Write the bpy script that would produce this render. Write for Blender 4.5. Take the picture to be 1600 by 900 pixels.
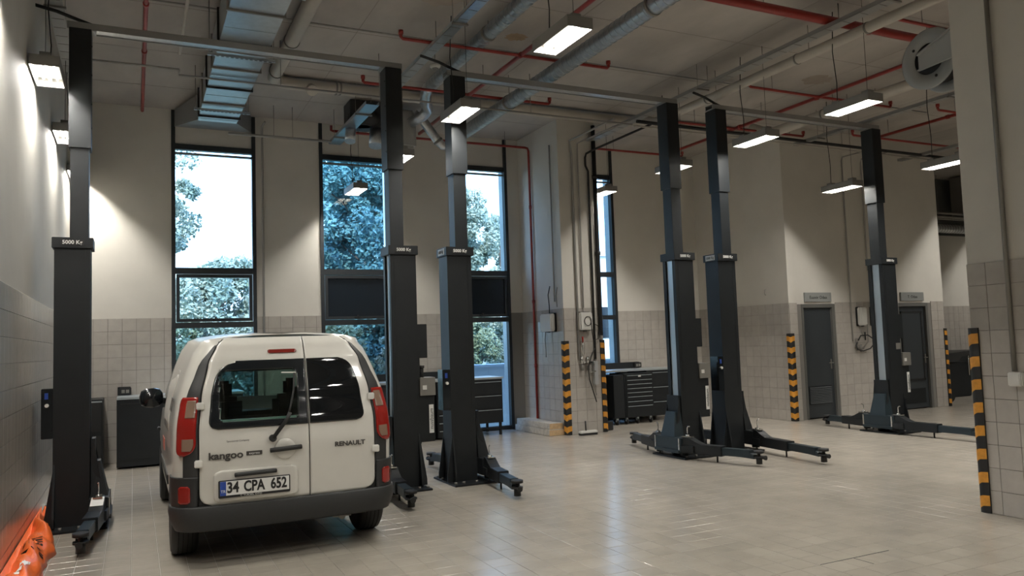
import bpy, bmesh, math, random
from mathutils import Vector, Matrix
random.seed(7)
PI = math.pi
for o in list(bpy.data.objects): bpy.data.objects.remove(o)
scn = bpy.context.scene
COL = scn.collection

# ------------------------------------------------------------------ camera
F_PX, YAW, PITCH, ROLL, CAM_H = 1224.126, 0.4512156, 0.069099, -0.0333377, 1.65
def cam_axes():
    cy, sy, cp, sp = math.cos(YAW), math.sin(YAW), math.cos(PITCH), math.sin(PITCH)
    f = Vector((sy*cp, cy*cp, sp)); r = Vector((cy, -sy, 0)); u = r.cross(f)
    c, s = math.cos(ROLL), math.sin(ROLL)
    return c*r + s*u, -s*r + c*u, f
CR, CU, CF = cam_axes()
cd = bpy.data.cameras.new('camera'); cam = bpy.data.objects.new('camera', cd); COL.objects.link(cam)
cd.sensor_width = 36; cd.lens = 36*F_PX/1600; cd.clip_start = .05; cd.clip_end = 400
m = Matrix.Identity(4)
for i in range(3):
    m[i][0], m[i][1], m[i][2] = CR[i], CU[i], -CF[i]
m[2][3] = CAM_H
cam.matrix_world = m
scn.camera = cam
def project(p):
    d = Vector(p) - Vector((0, 0, CAM_H)); z = d.dot(CF)
    if z < .1: return None
    return 800 + F_PX*d.dot(CR)/z, 450 - F_PX*d.dot(CU)/z, z

# ------------------------------------------------------------------ sky, sun, exposure
w = bpy.data.worlds.new('sky'); scn.world = w; w.use_nodes = True
nt = w.node_tree; nt.nodes.clear()
out = nt.nodes.new('ShaderNodeOutputWorld'); bg = nt.nodes.new('ShaderNodeBackground')
tc = nt.nodes.new('ShaderNodeTexCoord'); sx = nt.nodes.new('ShaderNodeSeparateXYZ'); rp = nt.nodes.new('ShaderNodeValToRGB')
nt.links.new(tc.outputs['Generated'], sx.inputs[0]); nt.links.new(sx.outputs['Z'], rp.inputs[0])
rp.color_ramp.elements[0].position = 0.0; rp.color_ramp.elements[0].color = (.50, .75, .95, 1)
rp.color_ramp.elements[1].position = .9; rp.color_ramp.elements[1].color = (.24, .44, .92, 1)
e_ = rp.color_ramp.elements.new(.3); e_.color = (.42, .66, 1.0, 1)
nt.links.new(rp.outputs[0], bg.inputs[0]); bg.inputs[1].default_value = 7.0
nt.links.new(bg.outputs[0], out.inputs[0])
sd = bpy.data.lights.new('sun', 'SUN'); sd.energy = 6.0; sd.angle = .01; sd.color = (1, .95, .85)
so = bpy.data.objects.new('sun', sd); COL.objects.link(so)
so.rotation_euler = (math.radians(48), 0, math.radians(-25))
LAMP_W = 26.0            # watts per tube strip of a workshop lamp
LAMP_COL = (1.0, .96, .89)
scn.view_settings.view_transform = 'Standard'; scn.view_settings.look = 'None'
scn.view_settings.gamma = 1; scn.view_settings.use_curve_mapping = False
scn.view_settings.exposure = 0.0

# ------------------------------------------------------------------ materials
def mat(name, col, rough=.6, metal=0., var=0., scale=8., bump=0., spec=.5, objvar=0., stretch=(1,1,1), col2=None, emit=None, es=1., coat=0.):
    M = bpy.data.materials.new(name); M.use_nodes = True
    n = M.node_tree; b = n.nodes['Principled BSDF']
    b.inputs['Base Color'].default_value = (*col, 1); b.inputs['Roughness'].default_value = rough
    b.inputs['Metallic'].default_value = metal; b.inputs['Specular IOR Level'].default_value = spec
    if coat: b.inputs['Coat Weight'].default_value = coat; b.inputs['Coat Roughness'].default_value = .08
    if emit: b.inputs['Emission Color'].default_value = (*emit, 1); b.inputs['Emission Strength'].default_value = es
    last = None
    if var or bump:
        t = n.nodes.new('ShaderNodeTexCoord'); mp = n.nodes.new('ShaderNodeMapping'); mp.inputs['Scale'].default_value = stretch
        nz = n.nodes.new('ShaderNodeTexNoise'); nz.inputs['Scale'].default_value = scale; nz.inputs['Detail'].default_value = 6
        nz.inputs['Roughness'].default_value = .6
        g = n.nodes.new('ShaderNodeNewGeometry')
        n.links.new(g.outputs['Position'], mp.inputs[0]); n.links.new(mp.outputs[0], nz.inputs['Vector'])
        if var:
            mx = n.nodes.new('ShaderNodeMix'); mx.data_type = 'RGBA'
            a = [max(0, c*(1-var)) for c in col]; c2 = col2 or [min(1, c*(1+var)) for c in col]
            mx.inputs[6].default_value = (*a, 1); mx.inputs[7].default_value = (*c2, 1)
            r = n.nodes.new('ShaderNodeMapRange'); r.inputs[1].default_value = .32; r.inputs[2].default_value = .68
            n.links.new(nz.outputs[0], r.inputs[0]); n.links.new(r.outputs[0], mx.inputs[0])
            last = mx.outputs[2]
        if bump:
            bp = n.nodes.new('ShaderNodeBump'); bp.inputs['Strength'].default_value = bump; bp.inputs['Distance'].default_value = .01
            n.links.new(nz.outputs[0], bp.inputs['Height']); n.links.new(bp.outputs[0], b.inputs['Normal'])
    if objvar:
        oi = n.nodes.new('ShaderNodeObjectInfo'); r = n.nodes.new('ShaderNodeMapRange')
        r.inputs[3].default_value = 1-objvar; r.inputs[4].default_value = 1+objvar
        n.links.new(oi.outputs['Random'], r.inputs[0])
        hs = n.nodes.new('ShaderNodeHueSaturation')
        if last: n.links.new(last, hs.inputs['Color'])
        else: hs.inputs['Color'].default_value = (*col, 1)
        n.links.new(r.outputs[0], hs.inputs['Value']); last = hs.outputs[0]
    if last: n.links.new(last, b.inputs['Base Color'])
    return M
def glass_mat(name, tint, tr, rough=.02):
    M = bpy.data.materials.new(name); M.use_nodes = True; n = M.node_tree; n.nodes.clear()
    o = n.nodes.new('ShaderNodeOutputMaterial'); t = n.nodes.new('ShaderNodeBsdfTransparent'); g = n.nodes.new('ShaderNodeBsdfGlossy')
    t.inputs[0].default_value = (*[c*tr for c in tint], 1); g.inputs['Roughness'].default_value = rough
    f = n.nodes.new('ShaderNodeLayerWeight'); f.inputs[0].default_value = .5
    pw = n.nodes.new('ShaderNodeMath'); pw.operation = 'POWER'; pw.inputs[1].default_value = 4.5; n.links.new(f.outputs['Facing'], pw.inputs[0])
    ma = n.nodes.new('ShaderNodeMath'); ma.operation = 'MULTIPLY_ADD'; ma.inputs[1].default_value = .85; ma.inputs[2].default_value = .05; n.links.new(pw.outputs[0], ma.inputs[0])
    mx = n.nodes.new('ShaderNodeMixShader'); n.links.new(ma.outputs[0], mx.inputs[0]); n.links.new(t.outputs[0], mx.inputs[1]); n.links.new(g.outputs[0], mx.inputs[2])
    n.links.new(mx.outputs[0], o.inputs[0]); return M

paint = mat('cream_wall_paint', (.60, .575, .52), .75, var=.05, scale=1.2, bump=.03)
tile_w = mat('wall_tile', (.42, .39, .35), .22, var=.05, scale=9, objvar=.035)
grout_w = mat('wall_grout', (.215, .203, .185), .8)
tile_f = mat('floor_tile', (.355, .322, .272), .22, var=.09, scale=2.5, bump=.06, objvar=.05)
grout_f = mat('floor_grout', (.47, .44, .38), .6)
conc = mat('ceiling_concrete', (.40, .37, .335), .85, var=.16, scale=1.1, bump=.12, stretch=(1, .5, 1))
seamm = mat('concrete_seam', (.27, .25, .22), .9)
stainm = mat('rust_stain_concrete', (.34, .25, .16), .9, var=.15, scale=6)
dark = mat('anthracite_paint', (.011, .013, .0145), .46, var=.12, scale=5, spec=.35)
dark2 = mat('anthracite_blue_paint', (.016, .026, .032), .42, spec=.4)
darkm = mat('dark_window_frame', (.018, .022, .026), .35)
galv = mat('galvanised_steel', (.52, .54, .55), .32, metal=.85, var=.12, scale=30)
galvd = mat('galvanised_sheet', (.42, .47, .50), .28, metal=.8, var=.08, scale=14)
steelbar = mat('grey_steel_beam', (.32, .32, .31), .45, metal=.5)
alu = mat('brushed_aluminium', (.50, .55, .57), .35, metal=.6)
chrome = mat('bright_steel', (.7, .7, .68), .2, metal=1.)
red = mat('red_pipe_paint', (.26, .022, .016), .4, var=.1, scale=20)
pvc = mat('grey_pvc', (.46, .43, .375), .5, var=.05, scale=4)
cond = mat('grey_conduit', (.30, .29, .27), .5)
white = mat('white_plastic', (.68, .67, .63), .4)
offw = mat('cream_enamel', (.62, .61, .57), .4)
black = mat('black_rubber', (.012, .012, .012), .6)
blackg = mat('black_gloss', (.010, .012, .014), .12)
darkpane = mat('dark_glass_panel', (.012, .018, .026), .08)
yel = mat('hazard_yellow', (.62, .27, .03), .5, var=.15, scale=25)
vanp = mat('van_white_paint', (.60, .585, .535), .30, var=.03, scale=4, coat=.6)
vangrey = mat('van_grey_plastic', (.022, .023, .023), .55, var=.08, scale=60)
lred = mat('tail_lamp_red', (.27, .012, .008), .12, coat=.5)
lclear = mat('tail_lamp_clear', (.22, .14, .10), .15, coat=.5)
orange = mat('orange_sheet', (.85, .16, .03), .38, var=.12, scale=6, bump=.15)
blue = mat('plate_blue', (.02, .06, .30), .4)
greymid = mat('mid_grey_metal', (.22, .21, .19), .4, metal=.3)
doorm = mat('door_grey', (.035, .041, .046), .45)
woodm = mat('stone_slab', (.50, .47, .42), .7, var=.2, scale=14)
woodo = mat('cut_stone_end', (.48, .33, .18), .7, var=.2, scale=14)
fabric = mat('seat_fabric', (.02, .022, .025), .9)
signm = mat('sign_grey', (.26, .27, .26), .4)
tubeem = mat('lamp_tube', (1, 1, 1), .5, emit=(1, .97, .90), es=14)
reflm = mat('lamp_reflector', (.75, .75, .72), .3, metal=.4)
housing = mat('lamp_housing', (.22, .215, .20), .5)
clearg = glass_mat('clear_window_glass', (.93, .98, 1.0), .92)
vang = glass_mat('van_tinted_glass', (.72, .88, .85), .78)
soil = mat('outside_ground', (.16, .17, .11), .95, var=.2, scale=.8)
extw = mat('outside_white_wall', (.55, .66, .78), .8)
extb = mat('outside_building', (.75, .76, .78), .8)
bark = mat('bark', (.12, .10, .085), .9, var=.3, scale=6)
def leafmat(name, a, b):  # outdoor haze is mixed into these leaf colours
    M = mat(name, a, .7, var=.0001, scale=.9, col2=b); return M
leafA = leafmat('leaf_teal', (.06, .19, .22), (.14, .32, .33))
leafB = leafmat('leaf_pale', (.20, .29, .24), (.46, .50, .40))
leafC = leafmat('leaf_olive', (.13, .22, .15), (.36, .40, .24))

# ------------------------------------------------------------------ mesh helpers
class G:
    def __init__(s): s.bm = bmesh.new()
    def box(s, x0, x1, y0, y1, z0, z1, bev=0, mi=0):
        r = bmesh.ops.create_cube(s.bm, size=1)
        vs = r['verts']
        for v in vs: v.co = Vector((x0+(v.co.x+.5)*(x1-x0), y0+(v.co.y+.5)*(y1-y0), z0+(v.co.z+.5)*(z1-z0)))
        fs = set(f for v in vs for f in v.link_faces)
        for f in fs: f.material_index = mi
        if bev:
            es = list(set(e for v in vs for e in v.link_edges))
            bmesh.ops.bevel(s.bm, geom=es, offset=bev, segments=2, affect='EDGES')
        return s
    def ring(s, c, ax, r, n, up=None):
        ax = Vector(ax).normalized(); u = Vector(up) if up else (Vector((0,0,1)) if abs(ax.z) < .9 else Vector((1,0,0)))
        a = ax.cross(u).normalized(); b = ax.cross(a)
        return [s.bm.verts.new(Vector(c) + a*r*math.cos(2*PI*k/n) + b*r*math.sin(2*PI*k/n)) for k in range(n)]
    def loft(s, rings, close=True, caps=True, mi=0, smooth=True):
        for A, B in zip(rings, rings[1:]):
            n = len(A)
            for k in range(n if close else n-1):
                f = s.bm.faces.new((A[k], A[(k+1) % n], B[(k+1) % n], B[k])); f.smooth = smooth; f.material_index = mi
        if caps:
            f = s.bm.faces.new(list(reversed(rings[0]))); f.material_index = mi
            f = s.bm.faces.new(rings[-1]); f.material_index = mi
        return s
    def cyl(s, p0, p1, r, n=12, r2=None, mi=0):
        ax = Vector(p1)-Vector(p0)
        return s.loft([s.ring(p0, ax, r, n), s.ring(p1, ax, r if r2 is None else r2, n)], mi=mi)
    def tube(s, pts, r, n=8, mi=0):
        pts = [Vector(p) for p in pts]; rings = []
        ref = None
        for i, p in enumerate(pts):
            d = (pts[min(i+1, len(pts)-1)]-pts[max(i-1, 0)]).normalized()
            if ref is None: ref = Vector((0,0,1)) if abs(d.z) < .9 else Vector((1,0,0))
            a = d.cross(ref).normalized(); ref = a.cross(d).normalized(); b = d.cross(a)
            rings.append([s.bm.verts.new(p + a*r*math.cos(2*PI*k/n) + b*r*math.sin(2*PI*k/n)) for k in range(n)])
        return s.loft(rings, mi=mi)
    def prism(s, pts, axis, a, b, mi=0):      # pts in the two other axes, in order
        def P(u, v, t):
            return {'x': (t, u, v), 'y': (u, t, v), 'z': (u, v, t)}[axis]
        A = [s.bm.verts.new(P(u, v, a)) for u, v in pts]; B = [s.bm.verts.new(P(u, v, b)) for u, v in pts]
        return s.loft([A, B], smooth=False, mi=mi)
    def lathe(s, prof, c, ax, n=24, mi=0):
        rings = []
        axv = Vector(ax).normalized()
        for r, t in prof: rings.append(s.ring(Vector(c)+axv*t, ax, max(r, 1e-4), n))
        return s.loft(rings, mi=mi, caps=(tuple(prof[0]) != tuple(prof[-1])))
    def patch(s, fn, xl, xr, zs, nu, thick=.012, skip=None, us=None, mi=0):
        # sheet following fn(u,z)->(point, inward direction)
        rows = []
        for z in zs:
            a, b = xl(z), xr(z); row = []
            for i in range(nu+1):
                u = a+(b-a)*i/nu
                p, nrm = fn(u, z); row.append((Vector(p), Vector(p)+Vector(nrm)*thick, u, z))
            rows.append(row)
        F = [[s.bm.verts.new(c[0]) for c in r] for r in rows]; Bk = [[s.bm.verts.new(c[1]) for c in r] for r in rows]
        keep = {}
        for j in range(len(rows)-1):
            for i in range(nu):
                u = (rows[j][i][2]+rows[j+1][i+1][2])/2; z = (rows[j][i][3]+rows[j+1][i+1][3])/2
                keep[(i, j)] = not (skip and skip(u, z))
        for (i, j), k in keep.items():
            if not k: continue
            f = s.bm.faces.new((F[j][i], F[j][i+1], F[j+1][i+1], F[j+1][i])); f.smooth = True; f.material_index = mi
            f = s.bm.faces.new((Bk[j][i], Bk[j+1][i], Bk[j+1][i+1], Bk[j][i+1])); f.material_index = mi
            for (di, dj, a, b) in ((-1, 0, (i, j), (i, j+1)), (1, 0, (i+1, j+1), (i+1, j)), (0, -1, (i+1, j), (i, j)), (0, 1, (i, j+1), (i+1, j+1))):
                if not keep.get((i+di, j+dj), False):
                    f = s.bm.faces.new((F[a[1]][a[0]], F[b[1]][b[0]], Bk[b[1]][b[0]], Bk[a[1]][a[0]])); f.material_index = mi
        return s
    def xform(s, M):
        bmesh.ops.transform(s.bm, matrix=M, verts=s.bm.verts); return s
    def mesh(s, name, mats):
        bmesh.ops.remove_doubles(s.bm, verts=s.bm.verts, dist=1e-5)
        s.bm.normal_update()
        bmesh.ops.recalc_face_normals(s.bm, faces=s.bm.faces)
        me = bpy.data.meshes.new(name); s.bm.to_mesh(me); s.bm.free()
        for m_ in (mats if isinstance(mats, (list, tuple)) else [mats]): me.materials.append(m_)
        return me
    def build(s, name, mats, parent=None, loc=(0,0,0), rz=0, label=None):
        return link(name, s.mesh(name, mats), parent, loc, rz, label)
def link(name, me, parent=None, loc=(0,0,0), rz=0, label=None):
    o = bpy.data.objects.new(name, me); COL.objects.link(o); o.parent = parent
    o.location = loc; o.rotation_euler = (0, 0, rz)
    if label: o['label'] = label
    return o
def tag(o, label, cat, group=None, kind=None):
    o['label'] = label; o['category'] = cat
    if group: o['group'] = group
    if kind: o['kind'] = kind
    return o
def thing(name, label, cat, loc=(0,0,0), rz=0, group=None):
    o = bpy.data.objects.new(name, None); COL.objects.link(o); o.empty_display_size = .1
    o.location = loc; o.rotation_euler = (0, 0, rz)
    return tag(o, label, cat, group)
def struct(o): o['kind'] = 'structure'; return o
def text_mesh(txt, size, depth=.001, mat_=None, M=None, shear=0, sx=1.0, bold=0.):
    cu = bpy.data.curves.new('lettering', 'FONT'); cu.body = txt; cu.size = size; cu.extrude = depth; cu.shear = shear
    cu.align_x = 'CENTER'; cu.align_y = 'CENTER'; cu.resolution_u = 3; cu.offset = bold
    ob = bpy.data.objects.new('lettering', cu); COL.objects.link(ob)
    bpy.context.view_layer.update()
    me = bpy.data.meshes.new_from_object(ob.evaluated_get(bpy.context.evaluated_depsgraph_get()))
    bpy.data.objects.remove(ob)
    T = Matrix.Diagonal((sx, 1, 1, 1))
    me.transform((M or Matrix.Identity(4)) @ T); me.materials.clear(); me.materials.append(mat_ or black)
    return me
def face_mat(o, right, up):   # local x->right, y->up, z->normal
    r = Vector(right).normalized(); u = Vector(up).normalized(); n = r.cross(u)
    return Matrix(((r.x, u.x, n.x, o[0]), (r.y, u.y, n.y, o[1]), (r.z, u.z, n.z, o[2]), (0, 0, 0, 1)))

# ================================================================== ROOM
XL, YB, ZC, DADO = -.88, 13.65, 5.62, 2.22
TS = .2018
# ---- floor
fl = struct(G().box(XL-.3, 24, -6, YB+.35, -.2, -.0045).build('floor', grout_f))
def tile_mesh(w_, h_, d_, g_=.0018, b_=.0020, m_=tile_w):     # tile in the local xy plane, thickness along z, bevelled top
    bm = bmesh.new(); a, b = w_/2-g_, h_/2-g_
    lo = [bm.verts.new((sx_*a, sy_*b, -d_)) for sx_, sy_ in ((-1,-1),(1,-1),(1,1),(-1,1))]
    mi_ = [bm.verts.new((sx_*a, sy_*b, -b_*.6)) for sx_, sy_ in ((-1,-1),(1,-1),(1,1),(-1,1))]
    hi = [bm.verts.new((sx_*(a-b_), sy_*(b-b_), 0)) for sx_, sy_ in ((-1,-1),(1,-1),(1,1),(-1,1))]
    for A, B in ((lo, mi_), (mi_, hi)):
        for k in range(4): bm.faces.new((A[k], A[(k+1) % 4], B[(k+1) % 4], B[k]))
    bm.faces.new(hi); me = bpy.data.meshes.new('tile'); bm.to_mesh(me); bm.free(); me.materials.append(m_); return me
ft = tile_mesh(.2, .2, .0045, m_=tile_f)
cells = []
for i in range(-6, 100):
    for j in range(-6, 72):
        x, y = .285+.2*i, .1+.2*j
        if x-.1 < XL-.001 or y > YB-.08: continue
        cells.append((x, y))
vis = []
for x, y in cells:
    q = project((x, y, 0))
    if q and -60 < q[0] < 1660 and q[1] < 950: vis.append((q[2], x, y))
vis.sort(); near = set((x, y) for _, x, y in vis[:300])
rnd = random.Random(3)
me_verts, me_faces = [], []
base_v = [tuple(v.co) for v in ft.vertices]; base_f = [tuple(p.vertices) for p in ft.polygons]
for x, y in cells:
    dz = rnd.uniform(-.0006, 0)
    if (x, y) in near:
        o = bpy.data.objects.new('tile', ft); COL.objects.link(o); o.parent = fl; o.location = (x, y, dz)
    else:
        n0 = len(me_verts); me_verts += [(a+x, b+y, c+dz) for a, b, c in base_v]; me_faces += [tuple(k+n0 for k in f) for f in base_f]
me = bpy.data.meshes.new('tiles_beyond'); me.from_pydata(me_verts, [], me_faces)
tf2 = mat('floor_tile_far', (.355, .322, .272), .22, var=.10, scale=2.5, bump=.06)
me.materials.append(tf2)
o = link('floor_tiles', me, fl); o['kind'] = 'stuff'

G().box(4.40, 5.10, 4.1975, 4.2025, -.004, .0012).box(4.72, 4.725, 4.02, 4.19, -.004, .0010).build('open_joint', black, fl)
# ---- walls: slab + tiles. A wall face runs from p0 along unit direction d, faces normal n
def wall_face(parent, p0, d, n, length, rows=11, skip=None, first=0., tw=.2, maxn=300):
    d = Vector(d); n = Vector(n); cols = []
    x = -first
    while x < length-.004:
        a, b = max(x, 0), min(x+tw, length)
        if b-a > .02: cols.append((a, b))
        x += tw
    cache = {}; items = []
    for a, b in cols:
        for r in range(rows):
            c = Vector(p0) + d*((a+b)/2) + Vector((0, 0, (r+.5)*TS)) + n*.012
            if skip and skip((a+b)/2, (r+.5)*TS): continue
            q = project(c); items.append(((q[2] if q and -50 < q[0] < 1650 else 1e3), c, b-a))
    items.sort(key=lambda t: t[0])
    R = Matrix((d, (0, 0, 1), n)).transposed().to_4x4()
    rest_v, rest_f = [], []
    for k, (q, c, wd) in enumerate(items):
        key = round(wd, 3)
        if key not in cache: cache[key] = tile_mesh(wd, TS, .010)
        M = Matrix.Translation(c) @ R
        if k < maxn and q < 900:
            o = bpy.data.objects.new('tile', cache[key]); COL.objects.link(o); o.parent = parent; o.matrix_local = M
        else:
            n0 = len(rest_v); rest_v += [tuple(M @ v.co) for v in cache[key].vertices]
            rest_f += [tuple(i+n0 for i in p.vertices) for p in cache[key].polygons]
    if rest_v:
        me = bpy.data.meshes.new('wall_tiles'); me.from_pydata(rest_v, [], rest_f); me.materials.append(tile_w)
        o = link('wall_tiles', me, parent); o['kind'] = 'stuff'
def slab(name, x0, x1, y0, y1, z0=0, z1=ZC):
    g = G()
    if z0 == 0:
        g.box(x0, x1, y0, y1, 0, DADO-.001, mi=1); g.box(x0, x1, y0, y1, DADO-.001, z1)
    else: g.box(x0, x1, y0, y1, z0, z1)
    return struct(g.build(name, [paint, grout_w]))
wl = slab('wall_left', XL-.3, XL, -6, YB+.35)
wall_face(wl, (XL, -6, 0), (0, 1, 0), (1, 0, 0), YB+6, first=.07)
WIN = [(.55, 1.86), (2.93, 4.19), (5.35, 6.57), (8.50, 9.02)]
piers = [(XL, .55), (1.86, 2.93), (4.19, 5.35), (6.57, 8.50), (9.02, 11.15), (11.15, 15.6), (15.6, 24)]
for k, (a, b) in enumerate(piers):
    if k == 5:
        slab('wall_back', a, b, YB, YB+.35); continue
    wb = slab('wall_back', a, b, YB, YB+.35, 0, ZC if k < 6 else 4.1)
    if k == 3: continue
    off = (a-(-.358)) % .2 if k < 5 else 0
    wall_face(wb, (a, YB, 0), (1, 0, 0), (0, -1, 0), b-a, first=off, skip=(lambda u, z: u > 6) if k == 6 else None)
    if k == 3: pass
for (a, b) in WIN:
    struct(G().box(a, b, YB+.02, YB+.33, 5.06, ZC).build('wall_back', paint))
# column with hose connections, in front of the pier between the third and fourth windows
CX0, CX1, CY0 = 6.83, 7.62, 12.05
wc = slab('wall_pier', CX0, CX1, CY0, YB)
wall_face(wc, (CX0, YB, 0), (0, -1, 0), (-1, 0, 0), YB-CY0)
wall_face(wc, (CX0, CY0, 0), (1, 0, 0), (0, -1, 0), CX1-CX0)
wall_face(wc, (CX1, CY0, 0), (0, 1, 0), (1, 0, 0), YB-CY0)
# room with the two doors
DY, DX0, DX1 = 11.05, 11.15, 15.57
D1, D2 = (11.46, 12.33), (14.12, 15.05)
g = G()
segs = [(DX0, D1[0]), (D1[1], D2[0]), (D2[1], DX1)]
for a, b in segs: g.box(a, b, DY, DY+.2, 0, 2.19, mi=1)
g.box(DX0, DX1, DY, DY+.2, 2.19, ZC)
g.box(DX0, DX0+.2, DY+.2, YB, 0, 2.19, mi=1); g.box(DX0, DX0+.2, DY+.2, YB, 2.19, ZC)
g.box(DX1-.2, DX1, DY+.2, YB, 0, ZC)
wd = struct(g.build('wall_doors', [paint, grout_w]))
wall_face(wd, (DX0, DY, 0), (1, 0, 0), (0, -1, 0), DX1-DX0, skip=lambda u, z: any(a-.02 < u+DX0 < b+.02 for a, b in (D1, D2)))
wall_face(wd, (DX0, YB, 0), (0, -1, 0), (-1, 0, 0), YB-DY)
# near pillar at right
PX, PY1, PY0 = 6.85, 4.6, 3.3
wp = slab('wall_pillar', PX, 7.8, PY0, PY1)
wall_face(wp, (PX, PY1, 0), (0, -1, 0), (-1, 0, 0), PY1-PY0, first=.03)
wall_face(wp, (7.8, PY1, 0), (-1, 0, 0), (0, 1, 0), .95)
wall_face(wp, (PX, PY0, 0), (1, 0, 0), (0, -1, 0), .95)
# unseen sides of the hall
wr = slab('wall_right', 24, 24.3, -6, YB+.35); wf = slab('wall_front', XL-.3, 24.3, -6.3, -6)
# ---- ceiling with formwork seams
ce = struct(G().box(XL-.3, 24.3, -6.3, YB+.35, ZC, ZC+.25).build('ceiling', conc))
g = G()
for k in range(13): g.box(XL+.02, 24, -4+1.5*k-.004, -4+1.5*k+.004, ZC-.002, ZC)
for k in range(11): g.box(.1+2.44*k-.004, .1+2.44*k+.004, -6, YB, ZC-.002, ZC)
g.build('formwork_seam', seamm, ce)
def blob(name, c, r, parent, m_, seed):
    rr = random.Random(seed); g = G(); n = 28
    vs = [g.bm.verts.new((c[0]+r*math.cos(2*PI*k/n)*rr.uniform(.7, 1.1)*1.3, c[1]+r*math.sin(2*PI*k/n)*rr.uniform(.7, 1.1), ZC-.0015)) for k in range(n)]
    g.bm.faces.new(vs); return g.build(name, m_, parent)
stainm2 = mat('faint_stain', (.36, .31, .26), .9, var=.1, scale=5)
blob('rust_stain', (4.49, 8.91), .13, ce, stainm, 1); blob('rust_stain', (9.71, 8.77), .22, ce, stainm2, 2); blob('rust_stain', (3.2, 8.2), .2, ce, stainm2, 4)

# ---- windows
def window(n, a, b, casement):
    y0, y1 = YB-.02, YB+.09
    root = bpy.data.objects.new('window_%d' % n, None); COL.objects.link(root); root['kind'] = 'structure'
    root.location = (a, YB, 0)
    def L(g, name, m_): return g.xform(Matrix.Translation((-a, -YB, 0))).build(name, m_, root)
    ztop = 5.06
    for x0, x1 in ((a, a+.06), (b-.06, b)): L(G().box(x0, x1, y0, y1, 0, ZC-.01), 'window_jamb', darkm)
    for z0, z1 in ((4.97, ztop), (2.93, 3.03), (2.05, 2.14), (0.0, .07)): L(G().box(a+.06, b-.06, y0+.01, y1, z0, z1), 'transom', darkm)
    L(G().box(a+.06, b-.06, y0+.05, y1, 4.90, 4.93), 'glazing_bead', greymid)
    for z0, z1 in ((.07, 2.05), (3.03, 4.97)):
        L(G().box(a+.06, b-.06, YB+.04, YB+.046, z0, z1), 'pane', clearg)
    if b-a > .8:
        f = G()
        for x0, x1, z0, z1 in ((a+.07, a+.12, 2.15, 2.92), (b-.12, b-.07, 2.15, 2.92), (a+.12, b-.12, 2.15, 2.20), (a+.12, b-.12, 2.87, 2.92)): f.box(x0, x1, y0+.005, y1-.01, z0, z1)
        fr = L(f, 'casement_frame', darkm)
        G().box(.12, b-a-.12, .02, .028, 2.20, 2.87).build('pane', clearg if casement else darkpane, fr)
        G().box((b-a)/2-.05, (b-a)/2+.05, -.05, -.01, 2.17, 2.19).box((b-a)/2-.012, (b-a)/2+.012, -.06, -.02, 2.17, 2.22).build('window_handle', black, fr)
    else:
        L(G().box(a+.06, b-.06, YB+.04, YB+.046, 2.14, 2.93), 'pane', clearg)
    # outer reveal, seen beside the glass
    L(G().box(b-.02, b, y1, YB+.33, 0, ztop), 'outer_reveal', alu)
    return root
window(1, *WIN[0], True); window(2, *WIN[1], False); window(3, *WIN[2], False); window(4, *WIN[3], False)

# ---- doors
def door(n, a, b, glazed):
    root = bpy.data.objects.new('door_%d' % n, None); COL.objects.link(root); root['kind'] = 'structure'; root.location = (a, DY, 0)
    W = b-a
    G().box(0, .05, -.01, .12, 0, 2.19).box(W-.07, W, -.01, .12, 0, 2.19).box(.05, W-.07, -.01, .12, 2.12, 2.19).build('door_frame', mat('door_frame_grey', (.12,.12,.11), .5), root)
    lf = G().box(.05, W-.07, .04, .08, .02, 2.12).build('door_leaf', doorm, root)
    if glazed:
        G().box(.16, W-.20, .03, .04, .62, 1.98).build('door_panel', doorm, lf, label='recessed upper door panel')
        G().box(.12, .16, .02, .04, .58, 2.02).box(W-.20, W-.16, .02, .04, .58, 2.02).box(.12, W-.16, .02, .04, .58, .62).box(.12, W-.16, .02, .04, 1.98, 2.02).build('panel_moulding', black, lf)
        G().box(.12, W-.18, .03, .04, .12, .42).build('kick_panel', dark, lf)
    else:
        gr = G().box(.12, W-.16, .03, .04, .28, .62).build('door_grille', dark, lf)
        for k in range(10):
            me = G().prism([(.0, 0), (.012, .0), (.026, .022), (.014, .022)], 'x', .13, W-.17)
            me.build('louvre', doorm, lf, loc=(0, .012, .29+.032*k))
    G().box(W-.145, W-.115, .02, .04, .93, 1.12, .004).cyl((W-.13, .02, 1.05), (W-.13, -.03, 1.05), .01, 8).cyl((W-.13, -.03, 1.05), (W-.24, -.03, 1.05), .009, 8).build('door_handle', greymid, lf)
door(1, *D1, False); door(2, *D2, True)
# ---- far zone seen past the door wall
struct(G().box(15.6, 24, YB+.02, YB+.3, 4.1, ZC).build('wall_far', mat('recess_shade_tone', (.10, .105, .10), .8)))  # shade of the dark recess is put into the wall colour here
t = thing('sheet_metal_duct', 'grey sheet metal duct high on the far wall beside the dark recess', 'duct', (19.9, 13.1, 4.75))
G().box(-.45, 1.6, -.25, .25, -.15, .8, .005).build('duct_body', mat('dull_grey_sheet', (.20, .22, .21), .6), t)
G().box(-.47, -.45, -.27, .27, -.17, .82).build('flange', greymid, t); G().box(.6, .64, -.27, .27, -.17, .82).build('flange', greymid, t)
t = thing('flexible_duct', 'silver flexible duct elbow under the dark pipes on the far wall', 'duct', (19.6, 13.3, 4.22))
pts = [(-1.2+.1*k, 0, 0) for k in range(15)]+[(.3+.09*math.sin(a*PI/12), 0, .16-.16*math.cos(a*PI/12)) for a in range(1, 7)]
g = G(); g.tube([(-1.2, 0, 0), (.55, 0, 0), (.68, 0, .03), (.76, 0, .12), (.8, 0, .3)], .11, 14)
fx_ = g.build('hose', galv, t)
g = G()
for k in range(16): g.cyl((-1.15+.105*k, 0, 0), (-1.13+.105*k, 0, 0), .118, 14)
g.build('rib', steelbar, t)
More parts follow.
